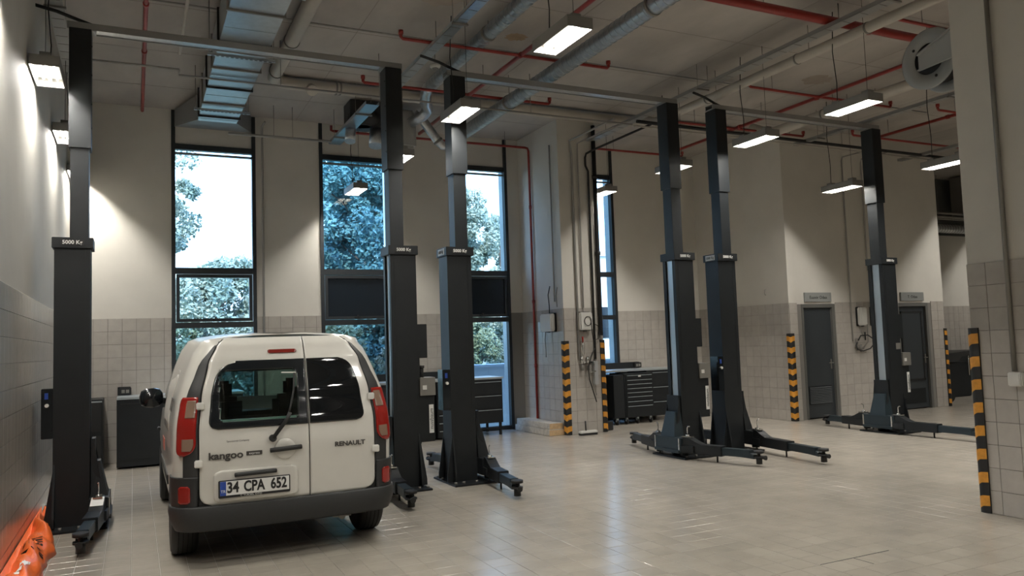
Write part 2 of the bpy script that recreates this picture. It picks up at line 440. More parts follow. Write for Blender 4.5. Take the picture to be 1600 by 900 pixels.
for xx in (-.8, .3): G().cyl((xx, 0, .1), (xx, 0, ZC-4.22), .005, 5).build('hanger_rod', greymid, t)
for k, zz in enumerate((4.40, 4.42, 4.44)):
    t = G().cyl((17.6, 12.7+.2*k, 0), (22, 12.7+.2*k, 0), .03, 8).build('service_pipe', greymid, None, loc=(0, 0, zz+.12*(k % 2)))
    tag(t, ['lowest grey pipe above the flexible duct on the far wall', 'middle grey pipe above the flexible duct on the far wall', 'topmost grey pipe above the flexible duct on the far wall'][k], 'pipe', 'pipes above the flexible duct')

# ================================================================== OUTSIDE
struct(G().box(-60, 80, YB+.36, 120, -.5, -.3).build('ground_outside', soil))
o = G().box(5.0, 12.5, 15.2, 15.5, -.3, 1.15).box(4.95, 12.55, 15.15, 15.55, 1.15, 1.2).build('parapet_wall', extw); struct(o)
def tree(x, y, h, cr, m_, label, name='garden_tree', seed=1, n=6000, zlo=.8, lean=0, leaf=.12, group='trees outside the windows', cat='tree', nc=110, cs=.55):
    rr = random.Random(seed); t = thing(name, label, cat, (x, y, -.3), group=group)
    g = G(); g.tube([(0, 0, 0), (.1, 0, h*.3), (.0+lean, .1, h*.6), (lean, 0, h*.85)], .05*cr**.5+.06, 8)
    clumps = []
    for k in range(nc):
        a = rr.uniform(0, 2*PI); z = rr.uniform(zlo, h); rad = cr*math.sin(PI*min(1, max(.12, (z-zlo+.4)/(h-zlo+.8))))**.6*rr.uniform(.3, 1)
        c = Vector((rad*math.cos(a)+lean*z/h, rad*math.sin(a), z)); clumps.append((c, rr.uniform(.22, .45)*cr*cs))
        if k % 6 == 0: g.tube([(lean*.6*z/h, 0, max(.3, z-cr*.5)), tuple(c*.6+Vector((0,0,z*.36))), tuple(c)], .02, 5)
    g.build('trunk', bark, t)
    vs, fs = [], []
    for i in range(n):
        c, r = clumps[rr.randrange(len(clumps))]
        v = Vector((rr.gauss(0, 1), rr.gauss(0, 1), rr.gauss(0, 1))); v = v.normalized()*r*rr.random()**.4
        p = c+v*Vector((1, 1, .8)).length/1.62
        s_ = leaf*rr.uniform(.5, 1.2); a = Vector((rr.gauss(0,1), rr.gauss(0,1), rr.gauss(0,1))).normalized(); b = a.orthogonal().normalized()
        b = (b+a.cross(b)*rr.uniform(-1, 1)).normalized()
        n0 = len(vs); vs += [tuple(p-a*s_), tuple(p+b*s_*.5), tuple(p+a*s_), tuple(p-b*s_*.5)]; fs.append((n0, n0+1, n0+2, n0+3))
    me = bpy.data.meshes.new('foliage'); me.from_pydata(vs, [], fs); me.materials.append(m_)
    o = link('foliage', me, t); o['kind'] = 'stuff'
    return t
tree(-.05, 21.5, 8.9, 1.7, leafB, 'tall loose grey-green tree at the left edge of the left window', seed=3, n=26000, zlo=2.0, leaf=.07)
tree(5.2, 19.0, 8.9, 1.75, leafA, 'dense dark blue-green tree filling the second window', seed=5, n=90000, zlo=1.4, leaf=.07, nc=230, cs=.62)
tree(6.9, 25.5, 11.5, 2.2, leafA, 'second dense blue-green tree just behind the first one', seed=25, n=60000, zlo=1.6, leaf=.10, nc=170, cs=.6)
tree(10.9, 27.5, 7.9, 2.0, leafB, 'pale sunlit conifer behind the third window', seed=8, n=40000, zlo=.8, leaf=.09)
tree(14.6, 31, 7.4, 1.8, leafB, 'pale tree at the right side of the third window', seed=9, n=18000, zlo=1.0, leaf=.10)
tree(4.0, 42, 6.3, 3.0, leafB, 'hazy far tree low in the left window', seed=11, n=30000, zlo=1.2, leaf=.14)
tree(6.6, 36, 7.0, 2.0, leafC, 'hazy olive tree low at the right of the left window', seed=12, n=24000, zlo=1.2, leaf=.13)
k = 0
for (x, y, h, c, m_, lb) in ((.75, 18.2, 2.5, .75, leafC, 'olive hedge bush at the left foot of the left window'), (2.35, 18.6, 2.6, .75, leafB, 'pale hedge bush at the right foot of the left window'),
        (4.05, 16.9, 2.4, .65, leafC, 'olive hedge bush behind the left part of the second window'), (5.5, 16.9, 2.4, .65, leafB, 'pale hedge bush behind the right part of the second window'),
        (8.6, 21.0, 3.2, 1.0, leafC, 'olive bush above the low wall in the third window'), (10.8, 21.5, 3.2, 1.0, leafB, 'pale bush above the low wall in the third window')):
    k += 1; tree(x, y, h, c, m_, lb, 'hedge_bush', seed=20+k, n=16000, zlo=.1, leaf=.055, group='bushes outside the windows', cat='bush')
t = thing('far_building', 'white building low on the horizon seen through the left window', 'building', (6, 62, -.3))
G().box(-9, -6.2, 0, 8, 0, 5.4).build('wall', extb, t); G().box(-9.1, -6.1, -.1, 8.1, 5.4, 5.6).build('roof', white, t); G().box(.6, 4.4, 0, 8, 0, 6.2).box(.5, 4.5, -.1, 8.1, 6.2, 6.4).build('annex', extb, t)
for q in (-8.2, -7.2, 1.4, 2.8): G().box(q, q+.5, -.03, .02, 3.2, 4.3).build('window', darkpane, t)
t = thing('neighbour_building', 'white neighbouring building seen through the narrow window', 'building', (17.5, 26, -.3))
G().box(-2.2, 6, 0, 6, 0, 5.2).build('wall', extb, t); G().prism([(-.1, 5.2), (6.1, 5.2), (6.1, 5.4), (3, 6.2), (-.1, 5.4)], 'x', -2.3, 6.1).build('roof', white, t); G().box(-1.5, -.7, -.04, 0, 2, 3.2).build('window', darkpane, t)

# ================================================================== TWO-POST LIFTS
decalw = mat('white_lettering', (.75, .75, .72), .5)
def lift(cx, label, arms):
    CYL = 8.94
    t = thing('two_post_lift', label, 'car lift', (cx, CYL, 0), group='two-post car lifts')
    IN = 1.54; W = .315; D = .14
    for s in (-1, 1):
        # s=-1: left post, its inner side faces +x
        def X(v, w=None):            # distance outward from the inner face -> local x
            return s*(IN+v)
        def bx(g, a, b, y0, y1, z0, z1, bev=0, mi=0):
            x0, x1 = sorted((X(a), X(b))); return g.box(x0, x1, y0, y1, z0, z1, bev, mi)
        g = G()
        bx(g, 0, W, -D, -D+.015, .02, 2.74); bx(g, 0, W, D-.015, D, .02, 2.74); bx(g, W-.015, W, -D+.015, D-.015, .02, 2.74)
        bx(g, 0, .015, -D+.015, -.075, .02, 2.74); bx(g, 0, .015, .075, D-.015, .02, 2.74)
        bx(g, .045, .052, -D-.003, -D, .9, 2.72)
        g.build('column', dark, t)
        bx(G(), .02, .03, -.072, .072, .80, 2.72).build('slide_cover', alu, t, label='bright metal strip in the slot of the column')
        c = bx(G(), -.025, W+.02, -D-.03, D+.02, 2.72, 2.825, .004).build('collar', dark, t)
        xm = X(W/2+.0)
        G().xform(Matrix()).box(xm-.10, xm+.10, -D-.034, -D-.03, 2.745, 2.80).build('capacity_plate', black, c)
        link('lettering', text_mesh('5000 Kg', .052, .001, decalw, face_mat((xm, -D-.036, 2.775), (1,0,0), (0,0,1)), bold=.001), c)
        if s < 0:
            p = G().box(X(W+.02)-.004, X(W+.02), -.10, .10, 2.735, 2.81).build('capacity_sticker', decalw, c)
            link('lettering', text_mesh('5000 Kg', .05, .001, black, face_mat((X(W+.02)-.006, 0, 2.772), (0,-1,0), (0,0,1))), c)
        g = G(); bx(g, .02, .185, -.10, .09, 2.825, 3.76, .003); g.build('lower_mast', dark, t)
        g = G(); bx(g, .0, .20, -.12, .11, 3.74, 4.97, .003)
        for zz in (3.95, 4.2, 4.5, 4.8): g.cyl((X(.0)-s*.008, -.09, zz), (X(.0)+s*.01, -.09, zz), .008, 6)
        g.build('upper_mast', dark, t)
        g = G(); bx(g, -.16, W+.06, -.37, .37, 0, .022, .004)
        g.build('base_plate', dark, t)
        g = G()
        for xx in (-.08, .08, .24, .34):
            for yy in (-.30, .30): g.cyl((X(xx), yy, .022), (X(xx), yy, .045), .017, 6)
        for yy in (-.1, .12): g.cyl((X(W+.03), yy, .022), (X(W+.03), yy, .045), .017, 6)
        g.build('anchor_bolt', greymid, t)
        # flared feet of the column
        g = G()
        g.prism([(-D, .62), (-D-.0, .03), (-D-.09, .03), (-D-.09, .12)], 'x', min(X(W-.02), X(W)), max(X(W-.02), X(W)))
        g.prism([(D, .62), (D, .03), (D+.09, .03), (D+.09, .12)], 'x', min(X(W-.02), X(W)), max(X(W-.02), X(W)))
        for yy in (-D-.012, D): g.prism([(X(W), .55), (X(W), .03), (X(W+.07), .03), (X(W+.07), .10)], 'y', yy, yy+.012)
        g.build('gusset', dark, t)
        # carriage with tapered guard
        g = G(); bx(g, -.17, -.0, -.30, .30, .09, .285, .006); bx(g, -.19, -.17, -.27, .27, .08, .12)
        ca = g.build('carriage', dark2 if s > 0 else dark, t)
        g = G()
        for yy in (-.265, .265):
            x0, x1 = sorted((X(-.178), X(-.168))); g.box(x0, x1, yy-.012, yy+.012, .10, .28)
        g.build('edge_strip', chrome, ca)
        g = G(); ys = (-.10, .10)
        lo = [(-.16, -.15), (-.16, .15), (-.01, .17), (-.01, -.17)]; hi = [(-.09, -.10), (-.09, .10), (-.01, .12), (-.01, -.12)]
        A = [g.bm.verts.new((X(a), b, .285)) for a, b in lo]; B = [g.bm.verts.new((X(a), b, .62)) for a, b in hi]
        g.loft([A, B], smooth=False); g.build('guard', dark2 if s > 0 else dark, ca)
        g = G(); bx(g, -.045, -.012, -.125, .125, .60, .84)
        g.prism([(X(-.03), .84), (X(-.03), .3), (X(-.12), .3)], 'y', -.13, -.12)
        g.prism([(X(-.03), .84), (X(-.03), .3), (X(-.12), .3)], 'y', .12, .13); g.build('guard_plate', dark, ca)
        # side boxes
        if s > 0:
            g = G(); bx(g, W, W+.19, -.12, .10, .52, 1.08, .004); bx(g, W-.05, W+.03, -.1, .1, .50, 1.52)
            cb = g.build('motor_cabinet', dark, t)
            b2 = G(); bx(b2, W+.01, W+.20, -.16, .06, 1.06, 1.27, .004); b2.build('switch_box', greymid, cb, label='small grey metal box')
            sw = G(); bx(sw, W+.04, W+.09, -.165, -.16, 1.13, 1.18); sw.build('switch', white, cb)
            b3 = G(); bx(b3, W-.03, W+.13, -.10, .02, 1.50, 1.90, .004); b3.build('cover_panel', dark, t)
            b4 = G()
            for zz in (1.54, 1.86): b4.cyl((X(W), -.10, zz), (X(W), -.105, zz), .008, 6)
            b4.build('screw', chrome, t)
            if cx < 2: 
                G().cyl((X(W+.07), -.05, 1.27), (X(W+.07), -.05, 1.38), .022, 10).cyl((X(W+.07), -.05, 1.38), (X(W+.07), -.05, 1.41), .032, 10).build('bottle', black, cb)
            p = G(); bx(p, W+.125, W+.18, -.128, -.12, .62, .95); st = p.build('maker_sticker', decalw, cb)
            link('lettering', text_mesh('nussbaum', .062, .001, black, face_mat((X(W+.152), -.130, .785), (0,0,1), (-1,0,0))), cb)
            if cx > 8:
                p = G(); p.box(X(.20), X(.30), -D-.006, -D, 1.33, 1.43); p.build('label_plate', greymid, t)
        else:
            g = G(); x0, x1 = X(W+.10), X(W); g.box(x0, x1, -.15, .02, .87, 1.35, .005); ct = g.build('control_unit', blackg, t)
            G().box(x0+.03, x0+.06, -.156, -.15, 1.25, 1.31).build('display', blue, ct)
            G().cyl((x0+.05, -.15, 1.19), (x0+.05, -.175, 1.19), .018, 10).build('button', white, ct)
        # arms: each a part with its own pieces
        for f in (-1, 1):
            (ang, ln) = arms[(s, f)]
            px, py = X(-.09), f*.27
            # local mesh: arm runs along +x from pivot
            a_ = math.radians(ang)
            rz = math.atan2(f*math.cos(a_), -(-s)*math.sin(a_))
            ol = max(.42, ln*.55)
            g = G(); g.cyl((0, 0, .05), (0, 0, .30), .055, 14); g.box(.0, ol, -.065, .065, .085, .215, .005); g.box(.0, .20, -.085, .085, .10, .19, .004)
            g.prism([(.02, .215), (.30, .215), (.22, .245), (.10, .30), (.02, .30)], 'y', -.06, .06)
            arm = g.build('lift_arm', dark, t, loc=(px, py, 0), rz=rz)
            G().box(ol-.12, ln-.10, -.048, .048, .10, .195, .004).prism([(ln-.22, .195), (ln-.05, .14), (ln-.05, .09), (ln-.22, .10)], 'y', -.045, .045).build('arm_extension', dark2, arm)
            G().cyl((ln, 0, .03), (ln, 0, .12), .038, 12).cyl((ln, 0, .105), (ln, 0, .125), .062, 14).cyl((ln-.05, 0, .11), (ln+.08, 0, .11), .018, 8).cyl((ln+.075, 0, .11), (ln+.10, 0, .11), .028, 8).build('pad_holder', black, arm)
            G().cyl((ln, 0, .125), (ln, 0, .165), .02, 10).cyl((ln, 0, .165), (ln, 0, .195), .064, 16).build('lifting_pad', black, arm)
            G().cyl((.06, 0, .30), (.06, 0, .33), .03, 8).tube([(.06, 0, .32), (.06, 0, .42), (.075, 0, .44), (.10, 0, .44)], .008, 6).box(.0, .14, -.04, .04, .30, .312).build('locking_pin', chrome, arm)
            G().cyl((ol-.1, 0, .0), (ol-.1, 0, .09), .012, 6).build('support_foot', black, arm)
            if cx < 2 and s < 0 and f < 0:
                G().prism([(.225, .246), (.095, .305), (.098, .309), (.228, .250)], 'y', -.055, .055).build('sticker', decalw, arm, label='white sticker')
    # cross beam
    g = G(); x = IN+.22
    g.box(-x, x, -.085, .075, 5.035, 5.045).box(-x, x, -.085, -.075, 4.975, 5.035).box(-x, x, .065, .075, 4.975, 5.035).box(-x, -x+.26, -.075, .065, 4.97, 4.985).box(x-.26, x, -.075, .065, 4.97, 4.985)
    cbm = g.build('cross_beam', steelbar, t)
    G().box(-x+.02, x-.02, -.073, .063, 4.985, 4.99).build('cable_channel', galv, cbm)
    G().tube([(-x+.25, 0, 5.05), (-x+.12, -.0, 5.09), (-x-.1, -.05, 5.14), (-x-.35, -.1, 5.17)], .018, 8).build('supply_cable', black, cbm)
    return t
lift(1.155, 'black two-post lift at the left around the white van', {(-1,-1): (5, 1.14), (-1,1): (4, .95), (1,-1): (-5, .98), (1,1): (8, 1.0)})
lift(5.26, 'black two-post lift in the middle, right of the white van', {(-1,-1): (8, 1.10), (-1,1): (10, 1.0), (1,-1): (18, 1.10), (1,1): (15, 1.1)})
lift(9.42, 'black two-post lift at the right, in front of the two grey doors', {(-1,-1): (8, 1.42), (-1,1): (10, 1.0), (1,-1): (0, 1.38), (1,1): (8, .95)})

# ================================================================== VAN
VX, VY = 1.14, 6.47
van = thing('delivery_van', 'white compact delivery van seen from behind between two black lift posts', 'van', (VX, VY, 0))
def interp(t, ks):
    if t <= ks[0][0]: return ks[0][1]
    for (a, va), (b, vb) in zip(ks, ks[1:]):
        if t <= b:
            q = (t-a)/(b-a); q = q*q*(3-2*q)*.5+q*.5; return va+(vb-va)*q
    return ks[-1][1]
HW = [(.22, .82), (.45, .86), (.9, .87), (1.1, .86), (1.3, .825), (1.5, .76), (1.65, .70), (1.72, .65), (1.76, .55), (1.79, .38), (1.805, 0)]
YR = [(.22, .06), (.45, .055), (.9, .045), (1.05, .06), (1.3, .115), (1.58, .20), (1.70, .26), (1.76, .33), (1.80, .48), (1.81, .6)]
hw = lambda z: interp(z, HW); yr = lambda z: interp(z, YR)
RC = .19
def rear(u, z, off=0.):
    s = 1 if u >= 0 else -1; a = abs(u); fl_ = max(.02, hw(z)-RC)
    if a <= fl_:
        bow = .02*(a/fl_)**2
        return (u, yr(z)+bow-off, z), (0, 1, 0)
    th = min((a-fl_)/RC, PI/2+.8)
    if th <= PI/2:
        return (s*(fl_+(RC+off)*math.sin(th)), yr(z)+.02+RC-(RC+off)*math.cos(th), z), (-s*math.sin(th), math.cos(th), 0)
    ex = (th-PI/2)*RC
    return (s*(fl_+RC+off), yr(z)+.02+RC+ex, z), (-s, 0, 0)
R_ = lambda off: (lambda u, z: rear(u, z, off))
# body shell
bodyverts = []
prof = [(hw(z), z) for z in (.36, .45, .6, .75, .9, 1.0, 1.1, 1.2, 1.3, 1.4, 1.5, 1.58, 1.65, 1.70)] + [(.64, 1.735), (.56, 1.765), (.42, 1.785), (.22, 1.80), (0, 1.805)]
full = [(-a, z) for a, z in prof] + [(a, z) for a, z in reversed(prof[:-1])]
g = G(); rows = []
for k in range(6):                     # rounded rear corner
    th = k/5*PI/2; d = RC*(1-math.sin(th)); row = []
    for x, z in full:
        s = 1 if x > 0 else (-1 if x < 0 else 0)
        xx = s*max(0, abs(x)-d*(1 if z < 1.7 else max(0, (1.805-z)/.105)))
        zz = z-(d*.10*max(0, (z-1.68)/.125))
        row.append((xx, yr(z)+.02+RC*(1-math.cos(th))*(1 if z < 1.72 else .5), zz))
    rows.append(row)
def section(y):
    zm = interp(y, [(.8, 1.805), (2.2, 1.84), (2.75, 1.76), (3.25, 1.42), (3.62, 1.10), (3.9, 1.03), (4.12, .92), (4.24, .72), (4.28, .6)])
    ws = interp(y, [(.8, 1), (3.4, 1), (3.9, .96), (4.12, .88), (4.28, .72)])
    r = []
    for x, z in full:
        q = z if z < .55 else .55+(z-.55)*(zm-.55)/(1.805-.55)
        fat = 1+(.14*min(1, max(0, (1.75-zm)/.7)))*max(0, min(1, (z-1.2)/.4))
        r.append((x*ws*fat if z < 1.77 else x*ws*fat, y, q))
    return r
for y in (.55, .75, .95, 1.2, 1.5, 1.8, 2.05, 2.15, 2.4, 2.7, 2.78, 2.9, 3.05, 3.2, 3.35, 3.5, 3.62, 3.75, 3.95, 4.1, 4.2, 4.28): rows.append(section(y))
V = [[g.bm.verts.new(p) for p in r] for r in rows]
gl = G()
def isglass(c):
    x, y, z = c
    if 2.85 < y < 3.6 and z > 1.13 and abs(x) < .62+(y-2.8)*.12: return True     # windscreen
    if 2.15 < y < 3.05 and 1.08 < z < 1.5 and abs(x) > .6: return True           # front door window
    return False
for j in range(len(V)-1):
    for i in range(len(full)-1):
        q = (V[j][i], V[j][i+1], V[j+1][i+1], V[j+1][i]); c = sum((v.co for v in q), Vector())/4
        if any(math.hypot(c.y-wy, c.z-.31) < .37 and c.z < .66 for wy in (.72, 3.42)) and abs(c.x) > .6: continue
        if isglass(c):
            vs = [gl.bm.verts.new(v.co) for v in q]; gl.bm.faces.new(vs).smooth = True; continue
        f = g.bm.faces.new(q); f.smooth = True
g.bm.faces.new(V[-1])
body = g.build('body', vanp, van)
gl.build('windscreen', vang, body)
G().box(-.62, .62, .1, 4.0, .27, .42).box(-.62, .62, 1.15, 2.95, .2, .3).build('underbody', black, van)
G().box(-.84, .84, 1.15, 2.95, .42, .46).box(-.6, .6, .25, 1.2, .42, .5).box(-.82, -.62, .3, 1.15, .62, .66).box(.62, .82, .3, 1.15, .62, .66).box(-.62, -.6, .3, 1.15, .4, .66).box(.6, .62, .3, 1.15, .4, .66).box(-.66, -.62, 3.05, 3.8, .25, .9).box(.62, .66, 3.05, 3.8, .25, .9).build('load_floor', black, van)
# rear doors
def ins(z, z0, z1, r0, r1):
    d = 0
    if r0 and z < z0+r0: d = r0-math.sqrt(max(0, r0*r0-(z0+r0-z)**2))
    if r1 and z > z1-r1: d = max(d, r1-math.sqrt(max(0, r1*r1-(z-z1+r1)**2)))
    return d
DE = lambda z: interp(z, [(.4, .685), (1.05, .685), (1.3, .66), (1.56, .60), (1.70, .53), (1.76, .47)])
SEAM = .145
def zl(a, b, n, extra=()): return sorted(set([a+(b-a)*k/n for k in range(n+1)]+list(extra)))
GT, GB = 1.56, 1.05
holeL = lambda u, z: -.53 < u < .06 and 1.11 < z < 1.50
zs = zl(.475, 1.762, 56)
dl = G().patch(R_(.012), lambda z: -DE(z)+ins(z, .475, 1.9, .09, 0), lambda z: SEAM-.004, zs, 44, .03, skip=holeL).build('rear_door', vanp, van)
dr = G().patch(R_(.012), lambda z: SEAM+.004, lambda z: DE(z)-ins(z, .475, 1.9, .09, 0), zs, 30, .03).build('rear_door', vanp, van)
G().patch(R_(.002), lambda z: -DE(z)-.012, lambda z: DE(z)+.012, zl(.44, 1.75, 40), 60, .02, skip=holeL).build('door_seal', black, van)
# roof lip over the doors
gz = zl(GB, GT+.015, 40)
LGl = lambda z: -(DE(z)-.065)+ins(z, GB, GT-.0, .07, .13); LGr = lambda z: SEAM-.008
fr = G().patch(R_(.020), LGl, LGr, gz, 60, .008, skip=lambda u, z: -.535+ins(z, 1.10, 1.50, .05, .08) < u < .065-ins(z, 1.10, 1.50, .05, .06) and 1.10 < z < 1.50).build('window_frit', blackg, dl)
G().patch(R_(.022), lambda z: -.53, lambda z: .06, zl(1.105, 1.495, 12), 16, .003).build('rear_window', vang, dl)
G().patch(R_(.020), lambda z: SEAM+.008, lambda z: DE(z)-.075-ins(z, GB, GT+.01, .07, .10), gz, 40, .008).build('rear_window', mat('van_black_window', (.006, .007, .008), .04), dr, label='dark blank window of the narrower door')
# tall dark corner trims, lamps
for s in (-1, 1):
    mir = (lambda a, b: (lambda z: -b(z), lambda z: -a(z))) if s < 0 else (lambda a, b: (a, b))
    def sp(name, off, a, b, z0, z1, m_, par, nu=8, nz=24, th=.012, skip=None, label=None):
        l, r = mir(a, b); return G().patch(R_(off), l, r, zl(z0, z1, nz), nu, th, skip=skip).build(name, m_, par, label=label)
    tr = sp('corner_trim', .010, lambda z: DE(z)+.008, lambda z: DE(z)+interp(z, [(.6, .12), (1.3, .115), (1.5, .085), (1.74, .02)]), .6, 1.735, vangrey, van)
    la = lambda z: DE(z)+.022+ins(z, .86, 1.30, .10, .0)
    lb = lambda z: DE(z)+interp(z, [(.8, .17), (1.25, .16), (1.3, .15)])-ins(z, .86, 1.31, .05, .03)
    tl = sp('tail_lamp', .022, la, lb, .862, 1.305, lred, van, nu=10, label='red tail lamp')
    sp('lamp_lens', .028, lambda z: la(z)+.012+.0*z, lambda z: lb(z)-.06, 1.15, 1.28, lclear, tl, label='clear upper lens')
    sp('lamp_lens', .028, lambda z: la(z)+.016, lambda z: lb(z)-.05, .90, .99, lclear, tl, label='clear lower lens')
    for hz in (1.235, .80):
        h = G(); u0 = DE(hz)-.012; p, n_ = rear(s*(u0+.02), hz, .012)
        h.box(p[0]-.028, p[0]+.028, p[1]-.03, p[1]+.01, hz-.028, hz+.028, .006); h.box(p[0]-.028, p[0]-.004, p[1]-.036, p[1]-.03, hz-.018, hz+.018)
        h.build('hinge', white, dl if s < 0 else dr)
    # side bumper corner
    bc = sp('bumper_corner', .018, lambda z: DE(z)+.012+ins(z, .44, .74, 0, .02), lambda z: hw(z)-RC+RC*PI/2+.10, .44, .70, vangrey, van, nu=14)
    sp('reflector', .026, lambda z: .745+ins(z, .50, .635, .02, .02), lambda z: .835-ins(z, .50, .635, .02, .02), .50, .635, lred, bc, nu=6, nz=8, label='red reflector')
bmp = G().patch(lambda u, z: rear(u, z, .022+.02*math.sin(PI*min(1, max(0, (z-.28)/.22)))), lambda z: -(hw(z)-RC+RC*PI/2+.10)+ins(z, .285, .9, .05, 0), lambda z: (hw(z)-RC+RC*PI/2+.10)-ins(z, .285, .9, .05, 0), zl(.285, .475, 14), 90, .05).build('rear_bumper', vangrey, van)
G().cyl((.42, .12, .26), (.42, .55, .28), .028, 12).box(.35, .5, .15, .4, .25, .3).build('exhaust', greymid, van)
# high brake light, wiper, handle, plate
p, _ = rear(-.03, 1.645, .012)
G().patch(R_(.022), lambda z: -.15+ins(z, 1.628, 1.658, .014, .014), lambda z: .08-ins(z, 1.628, 1.658, .014, .014), zl(1.628, 1.658, 8), 14, .012).build('brake_light', mat('brake_red', (.16, .015, .01), .2), dl)
wp_ = rear(-.145, .955, .012)[0]; w1 = rear(-.03, 1.10, .05)[0]; w2_ = rear(.045, 1.46, .05)[0]
wi = G().cyl((wp_[0], wp_[1]+.01, wp_[2]), (wp_[0], wp_[1]-.04, wp_[2]), .028, 14).tube([(wp_[0], wp_[1]-.03, wp_[2]), w1, (w1[0]+.02, w1[1], w1[2]+.05)], .016, 8).build('rear_wiper', black, dl)
G().tube([w1, rear(.0, 1.2, .05)[0], rear(.03, 1.32, .05)[0], w2_], .009, 6).build('wiper_arm', black, wi)
q0, q1 = rear(-.055, 1.467, .04)[0], rear(.06, 1.462, .04)[0]
G().tube([q0, q1], .006, 6).build('wiper_tip', white, wi)
hp = rear(-.05, .865, .012)[0]
hc = G().lathe([(.0, .0), (.07, -.001), (.082, -.008), (.078, -.014), (.03, -.005), (0, -.003)], (hp[0], hp[1], hp[2]), (0, 1, 0), 24).build('handle_cup', vanp, dl)
G().tube([(hp[0]-.115, hp[1]-.02, hp[2]-.004), (hp[0]-.08, hp[1]-.034, hp[2]), (hp[0]+.06, hp[1]-.036, hp[2]+.006), (hp[0]+.125, hp[1]-.02, hp[2]+.006)], .019, 10).build('door_handle', black, dl)
pr_ = G().patch(R_(.034), lambda z: -.585+ins(z, .50, .735, .03, .05), lambda z: .045-ins(z, .50, .735, .03, .05), zl(.50, .735, 16), 24, .025).build('plate_garnish', vanp, dl, label='moulded plate surround')
pl = rear(-.28, .6, .045)[0]; py_ = pl[1]
PXc, PZc = -.285, .595
fr = G().box(PXc-.268, PXc+.268, py_-.006, py_+.02, PZc-.066, PZc+.066, .004).build('plate_frame', black, dl)
npz = G().box(PXc-.258, PXc+.258, py_-.010, py_-.006, PZc-.046, PZc+.060).build('number_plate', decalw, dl)
G().box(PXc-.258, PXc-.215, py_-.0115, py_-.010, PZc-.046, PZc+.060).build('country_band', blue, npz)
link('lettering', text_mesh('TR', .03, .0005, decalw, face_mat((PXc-.236, py_-.0125, PZc-.015), (1,0,0), (0,0,1))), npz)
for tx, xx in (('34', -.165), ('CPA', -.008), ('652', .178)):
    link('lettering', text_mesh(tx, .112, .0012, black, face_mat((PXc+xx, py_-.0125, PZc+.008), (1,0,0), (0,0,1)), sx=.80 if tx == '34' else .74, bold=.0035), npz)
link('lettering', text_mesh('C YUKSEL OTO', .018, .0005, decalw, face_mat((PXc-.03, py_-.0075, PZc-.056), (1,0,0), (0,0,1)), sx=1.3), fr)
gb = rear(-.28, .70, .05)[0]
G().tube([(gb[0]-.155, gb[1], .698), (gb[0]-.13, gb[1]-.008, .70), (gb[0]+.13, gb[1]-.008, .705), (gb[0]+.155, gb[1], .703)], .017, 10).build('grip_bar', vangrey, pr_)
bpos = rear(-.48, .845, .013)[0]
badgem = mat('badge_dark', (.07, .065, .06), .3, metal=.3)
link('badge', text_mesh('kangoo', .078, .003, badgem, face_mat((-.495, bpos[1]-.004, .848), (1,0,0), (0,0,1)), sx=1.12, bold=.002), dl)
G().box(-.345, -.225, bpos[1]-.014, bpos[1]+.0, .836, .868, .002).build('trim_badge', badgem, dl)
link('lettering', text_mesh('express', .026, .0005, decalw, face_mat((-.285, bpos[1]-.0155, .852), (1,0,0), (0,0,1))), dl)
bp2 = rear(.48, .85, .013)[0]
link('badge', text_mesh('RENAULT', .052, .003, badgem, face_mat((.475, bp2[1]-.006, .862), (1,0,0), (0,0,1)), sx=1.12, bold=.0015), dr)
link('lettering', text_mesh('Sponsored Company', .020, .0005, badgem, face_mat((-.405, rear(-.4, .955, .013)[0][1]-.003, .955), (1,0,0), (0,0,1))), dl)
# wheels
for wy in (.72, 3.42):
    for s in (-1, 1):
        x0 = s*.865
        tyre = G().lathe([(.19, -.10), (.285, -.102), (.31, -.085), (.318, -.05), (.318, .05), (.31, .085), (.285, .102), (.19, .10)], (x0-s*.10, wy, .318), (1, 0, 0), 40)
        for tx in (-.05, -.017, .017, .05):
            pass
        wh = tyre.build('wheel', black, van)
        G().lathe([(.0, .03), (.06, .03), (.09, .0), (.17, .0), (.195, .05), (.195, -.05), (.0, -.05)], (x0-s*.06, wy, .318), (s, 0, 0), 28).build('rim', greymid, wh)
        g = G()
        for tx in (-.052, -.018, .018, .052):
            g.lathe([(.3185, -.003), (.3205, -.003), (.3205, .003), (.3185, .003)], (x0-s*.10+tx, wy, .318), (1, 0, 0), 40)
        g.build('tread_groove', mat('tread', (.004, .004, .004), .9), wh)
